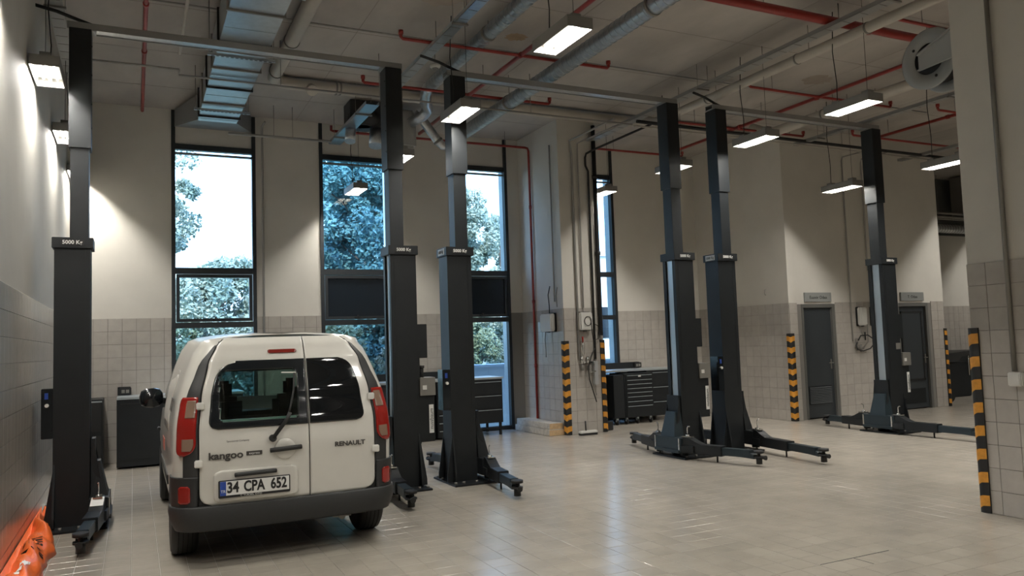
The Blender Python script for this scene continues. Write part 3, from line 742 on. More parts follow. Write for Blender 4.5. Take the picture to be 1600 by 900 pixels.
# mirrors, side panels, side handles
for s in (-1, 1):
    G().lathe([(.02, -.10), (.075, -.085), (.10, -.04), (.105, .02), (.09, .07), (.05, .095), (.01, .10)], (0, 0, 0), (1, 0, 0), 20).xform(Matrix.Translation((s*.97, 2.72, 1.19)) @ Matrix.Diagonal((1.15, .7, 1.0, 1))).build('side_mirror', blackg, van)
    G().box(min(s*.82, s*.95), max(s*.82, s*.95), 2.72, 2.78, 1.12, 1.18, .01).build('mirror_foot', black, van)
def side(y, z, off): return hw(z)+off
for s in (-1, 1):
    def SF(off): return lambda u, z: ((s*(hw(z)+off), u, z), (-s, 0, 0))
    G().patch(SF(.004), lambda z: 1.05+ins(z, .98, 1.50, .06, .06), lambda z: 2.0-ins(z, .98, 1.50, .06, .06), zl(.98, 1.50, 20), 20, .012).build('side_panel', vanp, van, label='raised blank panel in place of a side window')
    G().patch(SF(.006), lambda z: 1.10+ins(z, 1.02, 1.46, .05, .05), lambda z: 1.95-ins(z, 1.02, 1.46, .05, .05), zl(1.02, 1.46, 16), 20, .010).build('side_panel', mat('van_panel_shade', (.52, .505, .46), .4), van)
    G().patch(SF(.010), lambda z: 1.2, lambda z: 2.9, zl(.50, .58, 3), 10, .02).build('side_moulding', vangrey, van)
    G().box(min(s*.90, s*.925), max(s*.90, s*.925), 2.05, 2.2, .90, .93, .005).build('side_handle', black, van)
    G().box(min(s*.89, s*.895), max(s*.89, s*.912), 1.2, 1.55, .80, .90).build('side_sticker', mat('faded_red_sticker', (.45, .12, .09), .5), van)
link('lettering', text_mesh('TOFI', .16, .001, badgem, face_mat((-hw(1.22)-.016, .72, 1.22), (0,-1,0), (.17,0,1))), van)
# cabin
for sx_ in (-.37, .37):
    st = G().box(sx_-.23, sx_+.23, 2.05, 2.5, .75, .90, .04).box(sx_-.22, sx_+.22, 1.86, 2.02, .85, 1.20, .05).build('seat', fabric, van)
    G().box(sx_-.12, sx_+.12, 1.86, 1.94, 1.18, 1.36, .03).build('headrest', fabric, st)
G().box(-.75, .75, 2.75, 3.15, .7, .98, .05).build('dashboard', fabric, van)
g = G(); g.tube([(-.37+.18*math.cos(a*PI/10), 2.58+.06*math.sin(a*PI/10), .95+.15*math.sin(a*PI/10)) for a in range(21)], .014, 6).build('steering_wheel', black, van)
G().box(-.7, .7, 1.72, 1.74, .46, .95).build('cargo_partition', black, van)

# ================================================================== WORKSHOP LAMPS
def lamp_meshes():
    L, W = .66, .25
    g = G(); g.box(-W/2, W/2, -L/2, L/2, .088, .10).box(-W/2, -W/2+.006, -L/2, L/2, 0, .088).box(W/2-.006, W/2, -L/2, L/2, 0, .088).box(-W/2, W/2, -L/2, -L/2+.006, 0, .088).box(-W/2, W/2, L/2-.006, L/2, 0, .088)
    g.box(-.045, .045, L/2-.16, L/2-.06, .10, .15).box(-.045, .045, -L/2+.06, -L/2+.16, .10, .15)
    h = g.mesh('housing', housing)
    r = G(); r.prism([(-.002, 0), (.002, 0), (.012, .085), (-.012, .085)], 'y', -L/2+.006, L/2-.006)
    for s in (-1, 1): r.prism([(s*(W/2-.006), .0), (s*(W/2-.008), .0), (s*(W/2-.02), .085), (s*(W/2-.006), .085)], 'y', -L/2+.006, L/2-.006)
    r.box(-W/2+.006, W/2-.006, -L/2+.006, L/2-.006, .084, .088)
    rr = r.mesh('reflector', reflm)
    t = G().cyl((0, -L/2+.03, .070), (0, L/2-.03, .070), .009, 8).mesh('tube', tubeem)
    return h, rr, t
LM = lamp_meshes()
LD = []
def lamp(x, y, z, label, cordlen=None):
    t = thing('workshop_lamp', label, 'lamp', (x, y, z), group='twin-tube lamps hanging from the ceiling')
    link('lamp_housing', LM[0], t); r = link('reflector', LM[1], t)
    link('tube', LM[2], r, loc=(-.06, 0, 0)); link('tube', LM[2], r, loc=(.06, 0, 0))
    for xx in (-.06, .06):
        ld = LD[0] if LD else bpy.data.lights.new('tube_light', 'AREA')
        if not LD:
            ld.shape = 'RECTANGLE'; ld.size = .03; ld.size_y = .58; ld.energy = LAMP_W; ld.color = LAMP_COL; LD.append(ld)
        lo = bpy.data.objects.new('tube_light', ld); COL.objects.link(lo); lo.parent = t; lo.location = (xx, 0, .058)
    rr_ = random.Random(int(x*100+y*10))
    zt = ZC-z
    G().tube([(0, .22, .14), (.01, .22, zt*.3), (-.02, .23, zt*.6), (.01, .22, zt)], .006, 6).tube([(0, -.22, .14), (0, -.22, zt)], .003, 5).build('suspension_cord', black, t)
    return t
LZ = 4.33
R1 = ['workshop lamp nearest the camera along the left wall', 'second workshop lamp along the left wall', 'farthest workshop lamp along the left wall, beside the lift post']
R2 = ['largest glowing workshop lamp in the upper middle, beside the spiral duct', 'workshop lamp hanging beside the left post of the middle lift', 'workshop lamp partly hidden behind the right post of the left lift', 'small workshop lamp in front of the second window']
R3 = ['workshop lamp with a long cord left of the hose reel', 'workshop lamp above and right of the middle pair of posts', 'workshop lamp half hidden behind the right post of the middle lift', 'workshop lamp in front of the narrow window']
R4 = ['workshop lamp peeking out beside the near pillar', 'workshop lamp hanging in front of the wall between the two doors']
def row(x, ys, labels, z=LZ):
    for y, l in zip(ys, labels): lamp(x, y, z, l)
row(-.74, (8.5, 10.85, 13.1), R1)
row(3.46, (5.95, 8.38, 10.75, 13.2), R2)
row(7.83, (6.55, 8.2, 10.05, 12.2), R3)
row(10.79, (7.45, 9.35), R4, 4.04)
for x, ys in ((-.74, (6.15, 3.8, 1.4)), (3.46, (3.5, 1.0, -1.5)), (7.83, (4.1, 1.2, -1.5)), (10.79, (5.4, 3.3, .5)), (15.9, (9.4, 7.0, 4.6)), (20.8, (11.8, 9.0))):  # all out of view; the last row is added to light the far wall
    for y in ys: lamp(x, y, LZ, 'workshop lamp out of view, continuing a row or added to light the far wall')

# ================================================================== CEILING SERVICES
def rods(t, pts, r=.005, name='hanger_rod'):          # thin rods up to the ceiling, local coordinates of t
    for (x, y, z) in pts:
        G().cyl((x, y, z), (x, y, ZC-t.location.z), r, 5).build(name, greymid, t)
def pipe(name, label, cat, pts, r, m_, group=None, hangers=(), fit=(), elbows_up=(), n=10):
    p0 = Vector(pts[0]); t = thing(name, label, cat, tuple(p0), group=group)
    q = [Vector(p)-p0 for p in pts]
    G().tube([tuple(v) for v in q], r, n).build('pipe_run', m_, t)
    for c, ax in fit:
        c = Vector(c)-p0; a = Vector(ax)*.03
        G().cyl(tuple(c-a), tuple(c+a), r*1.35, n).build('coupling', m_, t)
    rods(t, [tuple(Vector(h)-p0) for h in hangers])
    return t
RZ = 5.34; KR = .979
def branch(y, x0, x1, label, ends=(True, True), z=RZ):
    y, x0, x1 = y*KR, x0*KR, x1*KR
    r = .021; pts = []
    if ends[0]: pts += [(x0, y, z+.085), (x0, y, z+.02), (x0+.02, y, z)]
    else: pts += [(x0, y, z)]
    if ends[1]: pts += [(x1-.02, y, z), (x1, y, z+.02), (x1, y, z+.085)]
    else: pts += [(x1, y, z)]
    t = pipe('sprinkler_pipe', label, 'pipe', pts, r, red, 'red sprinkler branch pipes', hangers=[(x0+.45, y, z), (x1-.35, y, z)])
    p0 = t.location
    for x, e in ((x0, ends[0]), (x1, ends[1])):
        if e: G().cyl((x-p0.x, 0, z-p0.z+.05), (x-p0.x, 0, z-p0.z+.10), r*1.5, 8).build('sprinkler_head', red, t)
    return t
branch(9.0, 2.96, 5.97, 'red branch pipe crossing the spiral ducts, nearest of the left group')
branch(10.74, 2.95, 5.98, 'red branch pipe just under the long grey drain pipe, left group')
branch(8.93, 8.47, 11.59, 'red branch pipe above the right lift, beside the long red main')
branch(10.9, 8.55, 11.63, 'red branch pipe running above the beam of the right lift')
branch(13.0, 8.2, 10.37, 'red branch pipe above the narrow window near the back wall')
branch(6.28, 8.37, 11.2, 'short red branch pipe above the hose reel')
branch(8.75, 12.55, 15.5, 'red branch pipe at the right edge beside the near pillar')
branch(10.5, 12.5, 16.2, 'red branch pipe behind the top of the far right post')
pipe('sprinkler_pipe', 'red pipe along the back wall top, dropping down the column side to the floor', 'pipe',
     [(3.03, 13.1, RZ+.09), (3.03, 13.1, RZ+.01), (3.06, 13.1, RZ), (6.72, 13.1, RZ), (6.77, 13.1, RZ-.01), (6.79, 13.1, RZ-.06), (6.79, 13.1, .22)], .022, red,
     'red sprinkler branch pipes', hangers=[(3.5, 13.1, RZ), (5.2, 13.1, RZ), (6.3, 13.1, RZ)], fit=[((6.79, 13.1, 4.2), (0,0,1)), ((6.79, 13.1, 2.4), (0,0,1)), ((6.79, 13.1, 1.2), (0,0,1))])
for x, y0, y1, lb in ((4.50, -4, 12.8, 'long red sprinkler main passing the largest lamp'), (9.72, -4, 12.6, 'long red sprinkler main right of the middle, running to the hose reel'),
                      (12.87, -4, 10.2, 'long red sprinkler main at the right, behind the near pillar')):
    pipe('sprinkler_main', lb, 'pipe', [(x, y0, RZ), (x, y1, RZ)], .028, red, 'long red sprinkler mains', hangers=[(x, yy, RZ) for yy in (4, 7, 10)], fit=[((x, yy, RZ), (0,1,0)) for yy in (6.3, 8.8, 10.55)])
pipe('sprinkler_main', 'thin red pipe near the left wall ending above the window pier', 'pipe', [(.12, -4, RZ+.03), (.12, 13.0, RZ+.03), (.12, 13.05, RZ+.05), (.12, 13.05, RZ+.12)], .024, red, 'long red sprinkler mains', hangers=[(.12, 8.9, RZ)], fit=[((.12, 8.95, RZ+.03), (0,1,0)), ((.12, 10.4, RZ+.03), (0,1,0))])
pipe('fire_main', 'thick red pipe across the upper right of the ceiling', 'pipe', [(1, 6.56, 5.38), (14, 6.56, 5.38)], .055, red, hangers=[(x, 6.56, 5.38) for x in (5.8, 6.5, 7.7, 9.3)], fit=[((5.5, 6.56, 5.38), (1,0,0)), ((8.2, 6.56, 5.38), (1,0,0))], n=16)
# grey drain pipes
def clamp(t, c, ax, r):
    c = Vector(c)-t.location; a = Vector(ax)*.012
    G().cyl(tuple(c-a), tuple(c+a), r*1.12, 18).build('pipe_clamp', greymid, t)
dz_ = 5.515
t = pipe('drain_pipe', 'thick grey drain pipe coming down from the top left with an elbow across the hall', 'pipe',
     [(1.79, -4, dz_), (1.79, 11.05, dz_), (1.80, 11.25, dz_), (1.87, 11.37, dz_), (2.02, 11.41, dz_), (14.0, 11.41, dz_-.0)], .09, pvc, hangers=[(2.77, 11.41, dz_), (5.2, 11.41, dz_)], n=18)
for c, a in (((1.79, 9.8, dz_), (0,1,0)), ((1.79, 10.98, dz_), (0,1,0)), ((2.72, 11.41, dz_), (1,0,0)), ((2.78, 11.41, dz_), (1,0,0)), ((5.5, 11.41, dz_), (1,0,0)), ((8.7, 11.41, dz_), (1,0,0))): clamp(t, c, a, .09)
G().cyl((.55, 15.40, -.02), (.55, 15.28, -.11), .07, 16).cyl((.55, 15.29, -.10), (.55, 15.26, -.125), .082, 16).build('cleanout', pvc, t)
for x, y1, r, lb in ((7.87, 10.6, .065, 'grey drain pipe running beside the right-hand cable tray'), (10.3, 10.5, .085, 'grey drain pipe passing behind the lamp left of the hose reel')):
    t = pipe('drain_pipe', lb, 'pipe', [(x, -4, 5.24), (x, y1-.2, 5.24), (x, y1, 5.28), (x, y1+.35, 5.45)], r, pvc, hangers=[(x+.0, yy, 5.24) for yy in (5.5, 7.2, 9.0)], n=16)
    for yy in (6.3, 7.4, 9.2): clamp(t, (x, yy, 5.24), (0,1,0), r)
# cable trays
def tray(name, label, x, y0, y1, z, w_, m_=galvd, hang=None, slots=True):
    t = thing(name, label, 'cable tray', (x, y0, z), group='cable trays under the ceiling'); L = y1-y0
    G().box(-w_/2, w_/2, 0, L, 0, .003).box(-w_/2, -w_/2+.003, 0, L, 0, .05).box(w_/2-.003, w_/2, 0, L, 0, .05).build('tray_channel', m_, t)
    G().tube([(-.02, 0, .02), (.0, L*.5, .015), (-.02, L, .02)], .011, 6).tube([(.025, 0, .02), (.01, L*.5, .02), (.02, L, .02)], .008, 6).build('cable', black, t)
    g = G()
    if slots:
        for k in range(int(L/.25)): g.box(-w_/2+.012, w_/2-.012, .05+.25*k, .055+.25*k, -.004, 0)
        o = g.build('stiffening_rib', greymid, t); o['kind'] = 'stuff'
    for yy in (hang or (1.5, L*.4, L*.6, L*.8)):
        G().box(-w_/2-.03, w_/2+.03, yy-.015, yy+.015, -.02, 0).build('support_bar', greymid, t)
        rods(t, [(-w_/2-.02, yy, 0), (w_/2+.02, yy, 0)], .004)
    return t
tray('cable_tray', 'narrow cable tray running down the middle of the ceiling', 3.30, -4, 10.9, 5.24, .13)
tray('cable_tray', 'bright wide end piece of cable tray near the second window', 3.13, 10.9, 13.3, 5.16, .20, galvd, (.5, 1.9), False)
tray('cable_tray', 'long cable tray right of the spiral duct running to the narrow window', 7.52, -4, 12.1, 5.26, .15, steelbar)
tray('cable_tray', 'cable tray beside the top of the far right post', 11.1, 6, 10.6, 5.12, .12, steelbar, (1.5, 4))
tray('cable_tray', 'cable tray end above the lamp by the near pillar', 14.3, 5, 10.9, 5.12, .12, steelbar, (1.5, 4.5))
tray('cable_tray', 'cable tray along the top of the left wall', -.72, -4, 12.2, 5.22, .14, steelbar)
# ducts
def spiral(label, x, y0, y1, z, r, hole=None):
    t = thing('spiral_duct', label, 'duct', (x, y0, z), group='round spiral ducts'); L = y1-y0
    G().cyl((0, 0, 0), (0, L, 0), r, 28).build('duct_body', galv, t)
    g = G(); k = 0
    while k*.11 < L: g.lathe([(r, -.004), (r+.004, -.002), (r+.004, .002), (r, .004)], (0, .05+.11*k, 0), (0, 1, 0), 28); k += 1
    o = g.build('spiral_seam', galvd, t); o['kind'] = 'stuff'
    for yy in (1.5, L*.45, L*.62, L*.85):
        G().lathe([(r+.004, -.02), (r+.012, -.018), (r+.012, .018), (r+.004, .02)], (0, yy, 0), (0, 1, 0), 28).build('duct_clamp', greymid, t)
        rods(t, [(0, yy, r)])
    if hole:
        G().lathe([(.0, .01), (.07, .01), (.085, 0), (.085, -.03)], (r*.5, hole-y0, -r*.78), (.45, 0, -.9), 20).build('outlet_spigot', black, t)
    return t
spiral('round spiral duct ending in an elbow above the left end of the middle lift', 3.94, -3, 10.6, 5.455, .088)
spiral('thicker round spiral duct passing right beside the largest lamp', 5.03, -3, 12.6, 5.205, .103, 9.3)
t = thing('duct_elbow', 'bent silver duct dropping from the spiral duct toward the fan unit', 'duct', (3.94, 10.63, 5.455))
G().tube([(0, 0, 0), (0, .15, 0), (.03, .3, -.01), (.12, .6, -.07), (.24, .85, -.04), (.30, .98, -.05), (.26, 1.1, -.12), (.12, 1.3, -.20)], .085, 18).build('elbow', galv, t)
t = thing('duct_elbow', 'bent silver duct sloping down behind the left post of the middle lift', 'duct', (4.25, 12.0, 5.38))
G().tube([(-.1, 0, .05), (.0, 0, 0), (.3, .02, -.36), (.38, .03, -.43), (.48, .03, -.43), (.7, .03, -.38)], .075, 18).build('elbow', galv, t)
G().lathe([(.076, -.02), (.086, -.015), (.086, .015), (.076, .02)], (.3, .02, -.36), (.3, 0, -.36), 20).build('duct_clamp', greymid, t)
t = thing('extractor_fan', 'dark extractor fan unit under the ceiling behind the right post of the left lift', 'fan', (3.4, 12.3, 5.30))
G().box(-.30, .25, -.22, .2, -.1, .30, .01).build('fan_box', vangrey, t)
G().lathe([(.1, 0), (.22, .02), (.26, .10), (.26, .18), (.2, .2)], (-.05, -.1, -.1), (0, 0, 1), 24).build('fan_housing', black, t)
G().box(.35, .80, -.25, .22, -.42, .22, .05).build('white_bag', mat('bag_grey', (.36, .36, .34), .7), t, label='pale grey sack hanging from the fan')
G().lathe([(.085, 0), (.085, .26), (.08, .26), (.08, .01)], (-.28, -.1, -.36), (.15, .3, 1), 20).build('outlet', galv, t)
G().lathe([(.11, 0), (.11, .3), (.1, .3), (.1, .01)], (.14, -.1, -.40), (.15, .3, 1), 20).build('outlet', galv, t)
rods(t, [(-.28, 0, .3), (.2, 0, .3)])
# rectangular supply duct into the plenum above the left window
t = thing('rectangular_duct', 'rectangular sheet metal duct running along the ceiling to the left window', 'duct', (1.12, -3, 5.05))
w2 = .27; L = 15.15
yb = [0, 1.4, 2.8, 4.2, 5.6, 7.0, 8.4, 9.75, 11.0, 11.95, 12.75, 13.5, 14.2, 14.85, 15.15]
for a, b in zip(yb, yb[1:]):
    G().box(-w2, w2, a+.012, b-.012, 0, .38, .004).box(-w2*.96, w2*.96, (a+b)/2-.006, (a+b)/2+.006, -.004, .0).build('duct_section', galvd, t)
for a in yb[1:-1]: G().box(-w2-.02, w2+.02, a-.012, a+.012, -.02, .40).build('flange', black if yb.index(a) % 2 else greymid, t)
for a in (7.9, 10.4, 12.2, 14.4):
    g = G()
    g.box(-w2-.10, w2+.10, a-.02, a+.02, -.06, -.055).box(-w2-.10, w2+.10, a-.02, a-.017, -.06, -.03).box(-w2-.10, w2+.10, a+.017, a+.02, -.06, -.03)
    sb = g.build('support_channel', alu, t)
    g = G()
    for k in range(13): g.box(-w2-.06+.052*k, -w2-.06+.052*k+.03, a-.008, a+.008, -.062, -.06)
    o = g.build('slots', black, sb); o['kind'] = 'stuff'
    rods(t, [(-w2-.08, a, -.06), (w2+.08, a, -.06)])
t = thing('plenum_box', 'tapered grey plenum box joining the duct to the top of the left window', 'duct', (1.2, 12.2, 5.08))
g = G(); A = [g.bm.verts.new(p) for p in ((-.35, 0, .0), (.19, 0, 0), (.19, 0, .38), (-.35, 0, .38))]; B = [g.bm.verts.new(p) for p in ((-.60, 1.42, .25), (.60, 1.42, .25), (.60, 1.42, .53), (-.60, 1.42, .53))]
g.loft([A, B], smooth=False); g.build('plenum', mat('plenum_grey', (.20, .21, .215), .5, metal=.3), t)
# thin conduits
def cnd(label, pts, r=.012, hangers=(), m_=cond, name='conduit'):
    return pipe(name, label, 'conduit', pts, r, m_, 'thin service conduits', hangers=hangers, n=8)
cnd('thin conduit crossing the ceiling just in front of the smoke detector', [(-.5, 9.29, 5.57), (1.38, 9.29, 5.57), (1.40, 9.29, 5.6), (1.58, 9.29, 5.6), (1.60, 9.29, 5.57), (13, 9.29, 5.57)])
cnd('thin conduit from the left post to the drain pipe elbow', [(-.5, 9.9, 5.02), (.49, 9.9, 5.02), (.49, 9.95, 5.02), (.49, 10.1, 5.02), (7.1, 10.1, 5.02)], hangers=[(1.7, 10.1, 5.02), (3.0, 10.1, 5.02), (5.3, 10.1, 5.02)], r=.014)
cnd('white conduit running toward the camera beside the left red pipe', [(.49, -4, 5.18), (.49, 9.80, 5.18)], r=.018, m_=pvc)
cnd('conduit under the drain pipe leading to the bright cable tray end', [(1.35, 12.9, 5.10), (2.98, 12.9, 5.10)], r=.022, hangers=[(2.05, 12.9, 5.1), (2.35, 12.9, 5.1)])
pipe('insulated_pipe', 'black insulated pipe crossing high in front of the door wall', 'pipe', [(7.3, 10.25, 5.13), (16, 10.4, 5.13)], .028, black, hangers=[(9, 10.28, 5.13), (12, 10.33, 5.13)])
cnd('pale conduit pair member below the black insulated pipe', [(7.3, 10.33, 5.08), (16, 10.48, 5.08)], r=.016, m_=pvc)
cnd('thin vertical conduit on the wall between the left and second windows', [(1.97, 13.3, 5.45), (1.97, 13.6, 5.45), (1.97, 13.62, 5.4), (1.97, 13.62, .1)], r=.018)
cnd('thin vertical conduit on the left face of the column', [(6.80, 12.3, 5.2), (6.80, 12.3, 2.35)], r=.014)
cnd('grey conduit down the front of the column ending at the air valves', [(6.9, 10.3, 5.15), (7.0, 11.9, 5.2), (7.08, 12.02, 5.12), (7.10, 12.02, 5.0), (7.10, 12.02, 1.30)], r=.02)
cnd('second conduit down the front of the column ending at the upper right outlet', [(7.2, 10.3, 5.15), (7.22, 12.0, 5.2), (7.22, 12.01, 5.1), (7.22, 12.01, 2.22)], r=.014)
pipe('black_pipe', 'black pipe with a swan neck on the right of the column front', 'pipe', [(8.0, 10.6, 5.3), (7.55, 11.95, 5.1), (7.40, 12.0, 5.02), (7.38, 12.01, 4.95), (7.38, 12.01, 4.8), (7.43, 12.01, 4.7), (7.43, 12.01, 1.3)], .02, black)
pipe('black_pipe', 'thick black pipe at the right edge of the column', 'pipe', [(7.56, 12.0, 5.55), (7.56, 12.0, 1.72)], .038, black, fit=[((7.56, 12.0, 5.3), (0,0,1)), ((7.56, 12.0, 4.6), (0,0,1)), ((7.56, 12.0, 3.2), (0,0,1))])
cnd('left vertical conduit on the wall between the doors', [(12.76, 10.4, 5.12), (12.76, 11.0, 5.12), (12.76, 11.02, 5.05), (12.76, 11.02, 1.45)], r=.014)
cnd('right vertical conduit on the wall between the doors', [(13.3, 10.4, 5.12), (13.3, 11.0, 5.12), (13.3, 11.02, 5.05), (13.3, 11.02, 2.85)], r=.014)
t = cnd('conduit down the near pillar ending in a white socket box', [(6.825, 4.23, ZC-.01), (6.825, 4.23, 1.26)], r=.020, m_=greymid)
t = thing('socket_box', 'white socket box at the foot of the conduit on the near pillar', 'socket', (6.80, 4.21, 1.19))
G().box(-.02, .035, -.06, .06, -.06, .06, .008).build('box', white, t); G().box(-.026, -.02, -.045, .045, -.045, .045, .003).build('cover', offw, t)
t = thing('smoke_detector', 'round white smoke detector on the ceiling between the cable tray and red pipe', 'detector', (3.6, 9.54, 5.33))
G().lathe([(.001, 0), (.04, 0), (.07, .02), (.07, .05), (.05, .05)], (0, 0, -.03), (0, 0, 1), 20).build('detector_body', white, t)
G().lathe([(.03, 0), (.045, .0), (.045, -.012), (.03, -.012)], (0, 0, -.03), (0, 0, 1), 16).build('detector_ring', greymid, t)
rods(t, [(0, 0, .02)])

# ================================================================== HOSE REEL
t = thing('hose_reel', 'grey exhaust hose reel with black hose, high beside the near pillar', 'hose reel', (6.98, 4.92, 4.27))
def disc(x):
    g = G(); g.lathe([(.155, -.006), (.285, -.006), (.298, .0), (.285, .006), (.155, .006), (.155, -.006)], (x, 0, 0), (1, 0, 0), 48)
    return g.build('reel_disc', mat('reel_grey', (.36, .37, .36), .4, metal=.2), t)
disc(0); disc(.27)
G().lathe([(.08, .012), (.20, .012), (.20, .255), (.08, .255)], (0, 0, 0), (1, 0, 0), 36).build('wound_hose', black, t)
G().cyl((-.03, 0, 0), (.3, 0, 0), .03, 14).build('axle', black, t)
G().prism([(.09, -.10), (-.30, -.08), (-.30, .20), (.09, .05)], 'x', -.035, -.028).prism([(.09, -.105), (-.30, -.085), (-.30, -.07), (.09, -.09)], 'x', -.06, -.035).prism([(.09, .05), (-.30, .20), (-.30, .215), (.09, .065)], 'x', -.06, -.035).build('bracket', mat('reel_bracket', (.38, .39, .38), .4), t)
for a in (40, 170, 250):
    G().cyl((-.012, .2*math.cos(math.radians(a)), .2*math.sin(math.radians(a))), (-.006, .2*math.cos(math.radians(a)), .2*math.sin(math.radians(a))), .014, 10).build('bolt_hole', black, t)
G().box(.0, .22, -.335, -.315, -.12, .25).build('wall_mount', greymid, t)

# ================================================================== HAZARD STRIPS on corners (corner at origin, wall towards +x +y)
def hazard(x, y, rz, label, h=1.64, n=8):
    t = thing('corner_guard', label, 'corner guard', (x, y, .0), rz, 'black and yellow corner guards')
    def prof(off):
        R = .055; pts = [(.085, -.003-off)]
        for k in range(7):
            a = -PI/2-k*PI/12; pts.append((R-.012+(R+off)*math.cos(a), R-.012+(R+off)*math.sin(a)))
        pts.append((-.003-off, .085)); return [(px-.014, py-.014) if 0 < i < len(pts)-1 else (px-(.014 if i else 0)*0-(.014 if i == len(pts)-1 else 0), py-(.014 if i == 0 else 0)) for i, (px, py) in enumerate(pts)]
    P = prof(.0); P = [(a, b) for a, b in P]
    inner = [(.085, .0-.002), (-.002, -.002), (-.002, .085)]
    g = G(); poly = P+[(-.014+.012, .085), (-.002, -.002), (.085, -.002)]
    # solid profile
    A = [g.bm.verts.new((a, b, 0)) for a, b in poly]; B = [g.bm.verts.new((a, b, h)) for a, b in poly]
    g.loft([A, B], smooth=False); g.build('rubber_body', black, t)
    Q = prof(.002); m_ = len(Q)-1; st = h/n
    g = G(); lo, hi = [], []
    for i, (a, b) in enumerate(Q[0:]):
        f = abs(i/m_*2-1); f = min(1, f*1.1); dz = .036*(f**.8)
        lo.append(g.bm.verts.new((a, b, dz))); hi.append(g.bm.verts.new((a, b, dz*.6+.105)))
    for i in range(m_): g.bm.faces.new((lo[i], lo[i+1], hi[i+1], hi[i])).smooth = True
    me = g.mesh('stripe', yel)
    for k in range(n): link('stripe', me, t, loc=(0, 0, .03+st*k))
    return t
hazard(CX0-.013, CY0-.013, 0, 'black and yellow corner guard on the left corner of the column')
hazard(CX1+.013, CY0-.013, PI/2, 'black and yellow corner guard on the right corner of the column')
hazard(DX0-.013, DY-.013, 0, 'black and yellow corner guard left of the first grey door')
hazard(DX1+.013, DY-.013, PI/2, 'thin-looking black and yellow corner guard right of the second grey door')
hazard(PX-.013, PY1+.013, -PI/2, 'large black and yellow corner guard on the near pillar at the right edge')

# ================================================================== WORKBENCHES
def drawer(par, x0, x1, y, z0, z1, loc=(0,0,0)):
    d = G().box(x0+.006, x1-.006, y-.018, y, z0+.005, z1-.005, .003).build('drawer', dark, par)
    G().box(x0+.03, x1-.03, y-.034, y-.018, z1-.024, z1-.014, .002).build('drawer_handle', alu, d)
    return d
def bench(label, x0, x1, yf, units, zt=1.0, bs=True, boxx=None):
    t = thing('workbench', label, 'workbench', (x0, yf, 0)); W = x1-x0; D_ = YB-.03-yf
    G().box(0, W, -.01, D_, zt, zt+.035, .004).build('worktop', alu, t)
    if bs: G().box(0, W-.05 if boxx is None else boxx+.06, D_-.07, D_, zt+.035, zt+.16).build('back_ledge', dark, t)
    for (a, b, z0, nd, kind) in units:
        c = G().box(a, b, .0, D_, z0, zt).build('cabinet', dark, t)
        if kind == 'drawers':
            hs = [(zt-.03-z0)*k/nd+z0+.0 for k in range(nd+1)]
            for k in range(nd): drawer(c, a, b, 0, hs[k], hs[k+1])
        elif kind == 'door':
            d = G().box(a+.01, b-.01, -.018, 0, z0+.10, zt-.02, .003).build('door', dark, c); G().box(a+.05, b-.05, -.03, -.018, zt-.07, zt-.055).build('door_handle', black, d)
        if z0 > .1:
            for xx in (a+.02, b-.06): G().box(xx, xx+.04, .02, .06, 0, z0).build('leg', dark, t); G().box(xx, xx+.04, D_-.06, D_-.02, 0, z0).build('leg', dark, t)
            G().box(a+.06, b-.06, .03, .05, z0-.12, z0-.09).build('cross_rail', dark, t)
    if boxx is not None:
        s = G().box(boxx-.09, boxx+.07, D_-.13, D_-.07, zt+.045, zt+.15, .004).build('socket_strip', black, t)
        for k in range(2): G().box(boxx-.065+.06*k, boxx-.02+.06*k, D_-.135, D_-.13, zt+.07, zt+.12).build('socket', greymid, s)
    return t
bench('dark workbench with a plain door against the back wall left of the van', -.22, 1.55, 12.85, [(0, .85, .03, 1, 'door'), (.9, 1.75, .03, 3, 'drawers')], 1.0, boxx=.12)
bench('dark workbench with wide drawers between the middle lift post and the third window', 3.55, 6.04, 12.95, [(0, .62, .03, 1, 'door'), (.66, 1.16, .03, 7, 'drawers'), (1.2, 1.78, .03, 7, 'drawers'), (1.84, 2.46, .22, 3, 'drawers')], 1.0, boxx=2.05)
bench('dark workbench with three drawers right of the column', 8.0, 9.92, 12.95, [(1.18, 1.90, .10, 3, 'drawers'), (0, .12, .03, 1, 'x')], 1.0, boxx=1.38)
t = thing('tool_trolley', 'dark roller trolley with eight thin drawers parked under the workbench right of the column', 'tool trolley', (8.26, 12.72, 0))
c = G().box(0, .24, .02, .55, .13, .95, .006).build('side_locker', dark, t); G().box(.18, .2, .01, .02, .85, .90).build('latch', chrome, c)
c = G().box(.25, .92, .02, .55, .13, .97, .006).build('cabinet', dark, t)
zz = [.13, .36, .45, .54, .62, .70, .78, .86, .95]
for k in range(8): drawer(c, .27, .90, .02, zz[k], zz[k+1])
G().box(.55, .61, -.018, -.01, .90, .93).build('badge', white, c)
for xx in (.08, .30, .55, .86):
    for yy in (.07, .48):
        w_ = G().cyl((xx-.015, yy, .05), (xx+.015, yy, .05), .05, 14).build('castor', black, t); G().box(xx-.022, xx+.022, yy-.02, yy+.02, .06, .13).build('castor_fork', alu, w_)
t = thing('parts_cabinet', 'low black two-tier cabinet against the wall beside the left lift post', 'cabinet', (-.82, 12.9, 0))
c = G().box(0, .42, 0, .65, .04, 1.02, .008).build('cabinet', dark, t)
G().box(.02, .40, -.012, 0, .56, .99, .004).build('drawer_front', black, c); G().box(.02, .40, -.012, 0, .10, .50, .004).build('drawer_front', black, c)
G().box(.02, .41, -.02, -.012, .98, 1.0).build('handle', alu, c); G().box(.33, .41, -.03, .0, .10, .14).build('foot_latch', chrome, c)

